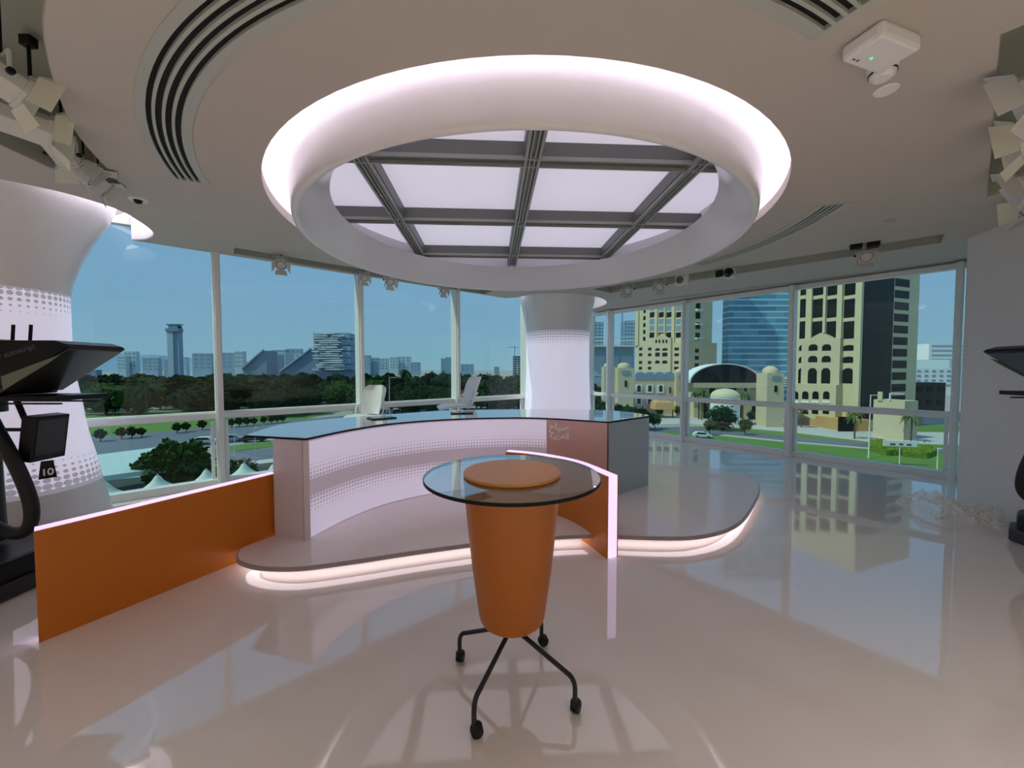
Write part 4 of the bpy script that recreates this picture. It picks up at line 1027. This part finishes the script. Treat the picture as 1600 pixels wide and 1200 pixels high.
# stacked hotel
D = 560; a, b = atY(487, 520, D), atY(546, 580, D); W_, zt, zb = b.x - a.x, a.z, GZ; t = empty('stacked_block', ((a.x + b.x) / 2, D, GZ)); tag(t, 'tall block of jumbled white horizontal floors above the park', 'building')
Hh = zt - GZ
obj('core', MB().box((0, 14, Hh / 2), (W_ * .92, 26, Hh)), M_haze3, t)
rn = random.Random(11); nfl = 17
for j in range(nfl):
    z = 16 + (Hh - 16) * (j + .5) / nfl; mb = MB()
    for q in range(6):
        w = rn.uniform(.14, .34) * W_; x = -W_ * .48 + (W_ * .62) * rn.random() + w * 0; mb.box((min(x + w / 2, W_ * .22), rn.uniform(-3, -1), z + rn.uniform(-.5, .5)), (w, 4, (Hh - 16) / nfl * .5))
    obj('floor_band', mb, M_whiteb, t)  # lit front painted whiter, right side blocks darker for its shade
for j in range(6):
    z = 16 + (Hh - 16) * (j + .5) / 6; obj('side_block', MB().box((W_ * (.40 + .05 * rn.random()), 8, z), (W_ * .22, 18, (Hh - 16) / 6 * rn.uniform(.7, .95))), M_haze, t)
# sloping blocks
for (x0, x1, yt, yb, D, lab) in [(379, 412, 548, 577, 640, 'left sloping roofed slate building on the horizon'), (438, 486, 546, 582, 600, 'right sloping slate building beside the stacked block')]:
    A, B = atY(x0, yb, D), atY(x1, yt, D); M = Matrix(((1, 0, 0, 0), (0, 0, 1, 0), (0, 1, 0, 0), (0, 0, 0, 1)))
    t = empty('sloping_building', (A.x, D, GZ)); tag(t, lab, 'building', 'sloping buildings on the horizon')
    w, h0, h1 = B.x - A.x, A.z - GZ, B.z - GZ
    obj('walls', MB().prism([(0, 0), (w * 1.12, 0), (w * 1.12, h1), (w, h1), (0, h0)], 0, 30, M), M_haze3, t)
    obj('stepped_edge', MB().prism([(0, h0), (w, h1), (w, h1 + 2.5), (0, h0 + 2.5)], -3, 1, M), M_haze2, t)
block('dark_portal_building', 'square dark fronted building with pale frame between the sloping blocks', 425, 446, 550, 690, 25, M_haze2, wins=(1, 1, .72, .8, .1), wm=M_haze3)
# crane building by the column
t = block('unfinished_building', 'unfinished concrete frame building beside the lit column', 801, 816, 556, 420, 25, M_haze2, wins=(2, 9, .7, .45, .3))
obj('crane', MB().box((-3, -1, 36), (.8, 1, 14)).box((-4, -1, 41), (11, .6, .6)), M_haze3, t)

# corner-seen tower
def corner_tower(name, label, xc, x0, x1, D, height, th, m):
    p = G(xc, 700); d = ray(xc, 600); C0 = Vector((d.x / d.y * D, D)); d1 = Vector((-math.sin(th), math.cos(th))); d2 = Vector((math.cos(th), math.sin(th)))
    def hit(px, dr):
        r = ray(px, 600); r = Vector((r.x / r.y, 1)); det = dr.x * (-r.y) + r.x * dr.y
        # C0 + dr*s = r*k
        M_ = Matrix(((dr.x, -r.x), (dr.y, -r.y))); s = M_.inverted() @ (-C0); return s[0]
    L1, L2 = hit(x0, d1), hit(x1, d2)
    t = empty(name, (C0.x, C0.y, GZ), th); tag(t, label, 'tower')
    obj('walls', MB().box((L2 / 2, L1 / 2, height / 2), (L2, L1, height)), m, t)
    t['_'] = 0; del t['_']
    def z_at(px, py, face):
        s = hit(px, d1 if face == 1 else d2); q = C0 + (d1 if face == 1 else d2) * s; return s, atY(px, py, q.y).z - GZ
    def local(face, s, z, out):  # point in tower local frame
        return Vector((-out, s, z)) if face == 1 else Vector((s, -out, z))
    return t, z_at, local, L1, L2
def slabf(face, s0, s1, z0, z1, out, back=.1):
    mb = MB()
    if face == 1: mb.box(((back - out) / 2, (s0 + s1) / 2, (z0 + z1) / 2), (out + back, abs(s1 - s0), z1 - z0))
    else: mb.box(((s0 + s1) / 2, (back - out) / 2, (z0 + z1) / 2), (abs(s1 - s0), out + back, z1 - z0))
    return mb
def archf(face, s0, s1, z0, z1, out, back=.1, lobes=False):
    lo, hi = min(s0, s1), max(s0, s1); w = hi - lo; n = 10; P = [(lo, z0), (hi, z0)]
    rr = min(w / 2, (z1 - z0) * .45)
    for k in range(n + 1): a = PI * k / n; P.append(((lo + hi) / 2 + math.cos(a) * w / 2, z1 - rr + math.sin(a) * rr * (1 + (.12 * math.sin(7 * a) if lobes else 0))))
    M = Matrix(((0, 0, 1, 0), (1, 0, 0, 0), (0, 1, 0, 0), (0, 0, 0, 1))) if face == 1 else Matrix(((1, 0, 0, 0), (0, 0, 1, 0), (0, 1, 0, 0), (0, 0, 0, 1)))
    return MB().prism(P, -out, back, M)
TH = R(20)
t, za, loc, L1, L2 = corner_tower('beige_tower', 'tall beige tower with dark window grid and black glass flank', 1345, 1238, 1431, 112, 74, TH, M_beige)
def fw(t, za, face, x0, x1, y0, y1, out, m, name='window', arch=False, lobes=False):
    xm = (x0 + x1) / 2; s0, _ = za(x0, y0, face); s1, _ = za(x1, y0, face); _, z1 = za(xm, y0, face); _, z0 = za(xm, y1, face)
    f = archf if arch else slabf
    return obj(name, f(face, s0, s1, z0, z1, out, **({'lobes': lobes} if arch else {})), m, t)
cols = [(1247, 1258), (1267, 1284), (1289, 1306), (1315, 1334)]
yr = [(332, 352), (357, 386), (391, 420), (425, 461), (467, 496), (502, 529)]
for (c0, c1) in cols:
    for (y0, y1) in yr: fw(t, za, 1, c0, c1, y0, y1, .06, M_dkglass)
    for (y0, y1) in [(539, 548), (557, 567), (575, 599)]: fw(t, za, 1, c0, c1, y0, y1, .06, M_dkglass, arch=True)
for x0, x1, y1 in [(1258, 1267, 600), (1284.5, 1288.5, 520), (1306, 1314, 600)]:
    fw(t, za, 1, x0, x1, 330, y1, .7, M_beige, 'pilaster')
fw(t, za, 1, 1335, 1345, 330, 652, .9, M_beige, 'pilaster')
fw(t, za, 2, 1345.5, 1391, 330, 655, .15, M_dkglass, 'black_curtain_wall')
for k in range(17): fw(t, za, 2, 1393, 1415, 345 + k * 18.2, 357 + k * 18.2, .08, M_dkglass)
# portal bay in front of face 1
s0, _ = za(1256, 560, 1); s1, _ = za(1316, 560, 1); zt = za(1286, 530, 1)[1]; zpk = za(1286, 520, 1)[1]; za0 = 0
bay = obj('portal_bay', MB().prism([(s0, za(1286, 601, 1)[1]), (s1, za(1286, 601, 1)[1]), (s1, zt), (s1 + (s0 - s1) * .18, zt), (s1 + (s0 - s1) * .32, zt + (zpk - zt) * .5), ((s0 + s1) / 2, zpk), (s0 - (s0 - s1) * .32, zt + (zpk - zt) * .5), (s0 - (s0 - s1) * .18, zt), (s0, zt)], -1.5, 0, Matrix(((0, 0, 1, 0), (1, 0, 0, 0), (0, 1, 0, 0), (0, 0, 0, 1)))), M_beige2, t)
for (c0, c1) in [(1267, 1281), (1288, 1302)]:
    fw(t, za, 1, c0, c1, 538, 548, 1.56, M_dkglass, arch=True, lobes=True); fw(t, za, 1, c0, c1, 556, 566, 1.56, M_dkglass, arch=True, lobes=True); fw(t, za, 1, c0, c1, 575, 599, 1.56, M_dkglass, arch=True, lobes=True)
low = fw(t, za, 1, 1240, 1317, 600, 655, 3.0, M_beige2, 'arcade_base')
fw(t, za, 1, 1240, 1317, 653, 673, 3.3, M_ochre, 'ochre_base')
for x0 in (1248, 1264, 1280, 1297):
    fw(t, za, 1, x0, x0 + 10, 611, 623, 3.08, M_dkglass, arch=True); fw(t, za, 1, x0, x0 + 10, 640, 646, 3.08, M_dkglass); fw(t, za, 1, x0 - 1, x0 + 11, 626, 629, 3.2, M_whiteb, 'ledge')
# beige block + annex
t, za, _, _, _ = corner_tower('beige_block', 'low beige cube building with a mast frame beside the lawn', 1415, 1366, 1436, 96, 8.0, TH, M_beige2)
zz = za(1400, 626, 1)[1]
for o_ in [c for c in COL.objects if c.parent == t]: o_.scale = (1, 1, zz / 8.0)
fw(t, za, 1, 1373, 1380, 612, 626, .3, M_beige2, 'post'); fw(t, za, 1, 1391, 1393, 615, 626, .3, M_sign, 'mast'); fw(t, za, 1, 1391, 1414, 614.5, 615.5, .3, M_sign, 'mast_bar')
t = block('ochre_annex', 'low ochre wall block with black garage opening beside the tower', 1317, 1362, 656, 110, 10, M_ochre); 
obj('garage_opening', MB().box((-3.2, -.2, 2.0), (4.4, .5, 4.4)), M_dkglass, t)
block('dark_block', 'dark block right of the beige cube', 1428, 1478, 598, 150, 20, M_dkcrt, wins=(3, 2, .5, .4, .2), wm=M_dkglass)
block('white_terraced_building', 'white terraced building behind with flat roof deck, right windows', 1424, 1478, 562, 420, 30, M_whiteb, wins=(4, 5, .8, .35, .2), wm=M_haze3)
block('white_office', 'pale blue white office with small windows, near last mullion', 1430, 1500, 576, 260, 25, M_whiteb, wins=(6, 4, .5, .35, .3), wm=M_haze3)
block('upper_white_building', 'tall white building with horizontal bands behind the last mullion', 1452, 1530, 537, 500, 30, M_whiteb, wins=(1, 6, .9, .4, .3), wm=M_haze)
block('blue_grey_block', 'blue grey block seen through the last narrow window', 1484, 1520, 562, 300, 25, M_haze2, wins=(2, 3, .4, .6, .2), wm=M_haze3)
# blue tower
t = empty('blue_glass_tower', (atY(1183, 600, 210).x, 210, GZ)); tag(t, 'blue glass tower with white horizontal floor bands', 'tower')
a, b = atY(1137, 460, 210), atY(1231, 460, 210); obj('curtain_wall', MB().box((0, 3, 65), (b.x - a.x, 6, 130)), M_blue, t)
for k in range(4):
    z = atY(1183, 592 + k * 3.6, 208).z - GZ
    obj('podium_band', MB().box((0, -1, z), (b.x - a.x + 1, 3, .7)), M_whiteb, t)
# residential tower with lit grid
t, za, _, L1, L2 = corner_tower('residential_tower', 'beige residential tower with balconies behind the low domed hotel', 1070, 993, 1111, 190, 92, TH, M_beige)
for c0, c1, st in [(1014, 1023, 1), (1028, 1037, 1), (1040, 1049, 1), (1055, 1064, 1)]:
    for k in range(10): fw(t, za, 1, c0, c1, 430 + k * 10.6 - 6, 438 + k * 10.6 - 6, .08, M_haze3 if k % 3 else M_dkglass)
for k in range(9): fw(t, za, 1, 1004, 1007.5, 440 + k * 10.8, 446 + k * 10.8, .08, M_dkglass)
for x0, x1 in [(1023, 1027), (1037.5, 1039.5), (1049.5, 1054), (1064.5, 1069)]: fw(t, za, 1, x0, x1, 400, 536, .8, M_beige, 'pilaster')
fw(t, za, 1, 993, 998, 400, 540, .8, M_beige, 'pilaster')
for k in range(9): fw(t, za, 2, 1085, 1092, 440 + k * 16, 450 + k * 16, .08, M_dkglass)
for k in range(6): fw(t, za, 2, 1084, 1093, 484 - 22 + k * 22, 486 - 22 + k * 22, 1.6, M_whiteb, 'balcony')
t, za, _, _, _ = corner_tower('hotel_block', 'sand coloured stepped hotel block with gabled centre below the residential tower', 1068, 996, 1119, 165, 20, TH, M_beige2)
zz = za(1040, 537, 1)[1]
for o_ in [c for c in COL.objects if c.parent == t]: o_.scale = (1, 1, zz / 20)
s0, s1 = za(1020, 530, 1)[0], za(1050, 530, 1)[0]; zt, zpk = za(1035, 529, 1)[1], za(1035, 521, 1)[1]
obj('gabled_centre', MB().prism([(s0, za(1035, 595, 1)[1]), (s1, za(1035, 595, 1)[1]), (s1, zt), (s1 + (s0 - s1) * .2, zt), ((s0 + s1) / 2, zpk), (s0 - (s0 - s1) * .2, zt), (s0, zt)], -1.0, 0, Matrix(((0, 0, 1, 0), (1, 0, 0, 0), (0, 1, 0, 0), (0, 0, 0, 1)))), M_beige2, t)
for x in (1026, 1031, 1037, 1042): fw(t, za, 1, x, x + 2.6, 531, 536, 1.06, M_dkglass)
for x0, x1 in [(1026, 1033), (1037, 1045)]:
    fw(t, za, 1, x0, x1, 544, 548, 1.06, M_dkglass, arch=True); fw(t, za, 1, x0, x1, 551, 557, 1.06, M_dkglass); fw(t, za, 1, x0, x1, 563, 568, 1.06, M_dkglass, arch=True)
for x0, x1 in [(998, 1003), (1012, 1019), (1053, 1060)]:
    for y0 in (543, 552, 564, 573): fw(t, za, 1, x0, x1, y0, y0 + 4.5, .06, M_dkglass)
for y0 in (480, 505, 530, 560): fw(t, za, 2, 1085, 1091, 545 + (y0 - 480) * .45, 551 + (y0 - 480) * .45, .06, M_dkglass)
# low domed hotel wing
t = block('arcaded_wing', 'low beige wing with horseshoe arch windows left of the corner turret', 985, 1062, 593, 150, 14, M_beige2)
def facade(t, D, items):
    for (kind, x0, x1, y0, y1, m, nm) in items:
        a, b = atY(x0, y0, D), atY(x1, y1, D); lx = t.location.x
        if kind == 'arch':
            o = obj(nm, archf(2, a.x - lx, b.x - lx, b.z - GZ, a.z - GZ, .3), m, t)
        else: o = obj(nm, MB().box(((a.x + b.x) / 2 - lx, -.12, (a.z + b.z) / 2 - GZ), (b.x - a.x, .35 if kind == 'box' else .25, a.z - b.z)), m, t)
facade(t, 150, [('box', x - 5, x + 5, 601, 614, M_whiteb, 'arch_surround') for x in (998, 1015, 1032)])
facade(t, 149.9, [('arch', x - 2.5, x + 3, 602, 612, M_dkglass, 'window') for x in (998, 1015, 1032)] + [('box', x - 5, x + 5, 620, 632, M_whiteb, 'arch_surround') for x in (998, 1015, 1032)] + [('box', 1046, 1048, 605, 614, M_dkglass, 'window')])
facade(t, 149.8, [('arch', x - 2.5, x + 3, 621, 631, M_dkglass, 'window') for x in (998, 1015, 1032)])
mb = MB()
for x in (999, 1014, 1029, 1044):
    c = atY(x, 588, 151)
    mb.add(archf(2, c.x - 1.9 - t.location.x, c.x + 1.9 - t.location.x, atY(x, 593, 151).z - GZ, atY(x, 581, 151).z - GZ, .2, 3).v, archf(2, -1.9, 1.9, 0, 4, .2, 3).f)
obj('roof_arcade', mb, M_haze3, t)
def turret(name, label, x0, x1, ytop, ybase, D, dome, m=M_beige2):
    a, b = atY(x0, ytop, D), atY(x1, ytop, D); w = b.x - a.x; t = empty(name, ((a.x + b.x) / 2, D, GZ)); tag(t, label, 'building', 'domed turrets of the hotel')
    h = a.z - GZ; obj('walls', MB().box((0, w / 2, h / 2), (w, w, h)), m, t)
    obj('dome', MB().lathe([(w * .42, 0), (w * .42, w * .06)] + [(w * .42 * math.cos(R(k * 9)), w * .06 + w * dome * math.sin(R(k * 9))) for k in range(11)], 24, M=Matrix.Translation((0, w / 2, h))), m, t, smooth=True)
    z1, z0 = atY(x0, ytop + 4, D).z - GZ, atY(x0, ytop + 10, D).z - GZ
    obj('opening', MB().box((0, -.1, (z0 + z1) / 2), (w * .5, .3, z1 - z0)), M_haze3, t)
    z1, z0 = z0 - (z1 - z0) * 1.6, z0 - (z1 - z0) * 3.2; obj('window', MB().box((0, -.1, (z0 + z1) / 2), (w * .14, .3, z1 - z0)), M_dkglass, t)
    return t
turret('domed_turret', 'small domed beige turret left of the corner window post', 1057, 1071, 582, 640, 148, .35)
turret('domed_turret', 'larger domed beige turret beside the blue tower', 1199, 1226, 583, 655, 118, .36)
turret('domed_turret', 'left domed turret just right of the narrow mullion', 966, 990, 575, 610, 142, .3)
turret('domed_turret', 'leftmost domed turret behind the narrow mullion', 944, 962, 573, 610, 146, .3)
# hall with arched roof
t = block('vaulted_hall', 'beige hall with black glazed arched roof beyond the right windows', 1085, 1200, 591, 140, 25, M_beige2)
c = atY(1129, 592, 140); e0, e1 = atY(1073, 598, 140), atY(1186, 598, 140); hw = (e1.x - e0.x) / 2; rise = atY(1129, 568, 140).z - e0.z; cxl = (e0.x + e1.x) / 2 - t.location.x
def archpoly(k): 
    n = 24; return [(cxl + hw * k * math.cos(PI * i / n), e0.z - GZ + (rise * k) * math.sin(PI * i / n)) for i in range(n + 1)]
Mx = Matrix(((1, 0, 0, 0), (0, 0, 1, 0), (0, 1, 0, 0), (0, 0, 0, 1)))
obj('arched_glazing', MB().prism(archpoly(.96), -1.0, .5, Mx), M_dkglass, t)
ao, ai = archpoly(1.0), archpoly(.955); obj('arch_rim', MB().prism(ao + list(reversed(ai)), -1.8, 5, Mx), M_whiteb, t)
obj('parapet', MB().box((0, -.8, e0.z - GZ - .9), (atY(1196, 600, 140).x - atY(1073, 600, 140).x, 1.4, 1.8)), M_beige2, t)
facade(t, 139.8, [('arch', 1109, 1117, 605, 620, M_dkglass, 'window'), ('box', 1124, 1150, 603, 622, M_dkglass, 'window'), ('box', 1160, 1170, 604, 622, M_whiteb, 'arch_surround')])
facade(t, 139.6, [('arch', 1162, 1168, 606, 620, M_dkglass, 'window')] + [('box', x, x + 7, 628, 655, M_dkglass, 'doorway') for x in (1100, 1152, 1176)])
w = atY(1133, 620, 124); t = empty('round_dome', (w.x, 124, GZ)); tag(t, 'pale round dome on a drum behind the dark round tree', 'dome')
zb = atY(1133, 620, 124).z - GZ; r = 4.3
obj('drum', MB().cyl((0, 0, 0), (0, 0, zb), r * .98, n=32), M_whiteb, t, smooth=True)
obj('dome', MB().lathe([(r * math.cos(R(k * 9)), zb + .62 * r * math.sin(R(k * 9))) for k in range(11)], 40), M_beige, t, smooth=True)
t = empty('ochre_tent_roof', tuple(G(1033, 652)[:2]) + (GZ,)); tag(t, 'ochre hipped tent roof in front of the arcaded wing', 'tent roof')
obj('roof', MB().lathe([(5.2, 3.2), (4.4, 5.6), (2.8, 6.4), (0, 6.4)], 4, M=Matrix.Rotation(R(45), 4, 'Z')), M_ochre, t); obj('posts', MB().box((-3, -3, 1.6), (.3, .3, 3.2)), M_trunk, t); obj('posts', MB().box((3, -3, 1.6), (.3, .3, 3.2)), M_trunk, t)
# station and dark towers beside the column
t = block('elevated_station', 'long grey building with glazed roof deck right of the lit column', 905, 990, 541, 260, 30, M_haze, wins=(4, 1, .8, .5, .2), wm=M_haze2)
a = atY(905, 541, 259); obj('roof_edge', MB().box((0, -2, a.z - GZ), (40, 6, .9)), M_whiteb, t); obj('roof_rail', MB().box((0, -1, a.z - GZ + 3.6), (38, .6, .5)).box((0, -1, a.z - GZ + 6), (38, .6, .5)), M_whiteb, t)
block('dark_residential_tower', 'dark hazy apartment tower right of the lit column', 914, 943, 503, 620, 30, M_haze3, wins=(5, 12, .55, .5, .3), wm=M_haze2)
block('dark_tower_top', 'round crowned top of the dark hazy tower behind', 917, 930, 495, 668, 20, M_haze3)
t = block('unfinished_tower', 'unfinished tower with crane right of the narrow mullion', 978, 992, 501, 620, 30, M_haze3, wins=(3, 12, .6, .5, .3), wm=M_haze2)
z = atY(974, 482, 620).z - GZ; obj('crane', MB().box((-13, 0, z / 2), (1.6, 1.6, z)).box((-13, 0, z - 6), (20, 1, 1)), M_haze3, t)
o = obj('red_vehicle_sign', MB().box((0, 0, 1.6), (3.2, 1.2, 2.4)).cyl((0, 0, 0), (0, 0, 1), .2), M_redp, M=Matrix.Translation((atY(722, 612, 140).x, 140, GZ + 7)));
tag(o, 'small red round object among the park trees left of the right chair', 'red object')
obj('post', MB().cyl((0, 0, -7), (0, 0, .4), .15, n=8), M_sign, o)
for o in [o for o in COL.objects if o.type == 'FONT']:
    bpy.context.view_layer.update(); dg = bpy.context.evaluated_depsgraph_get()
    me = bpy.data.meshes.new_from_object(o.evaluated_get(dg)); n = bpy.data.objects.new('lettering', me); COL.objects.link(n)
    n.parent = o.parent; n.matrix_parent_inverse = o.matrix_parent_inverse.copy(); n.matrix_basis = o.matrix_basis.copy()
    bpy.data.objects.remove(o)
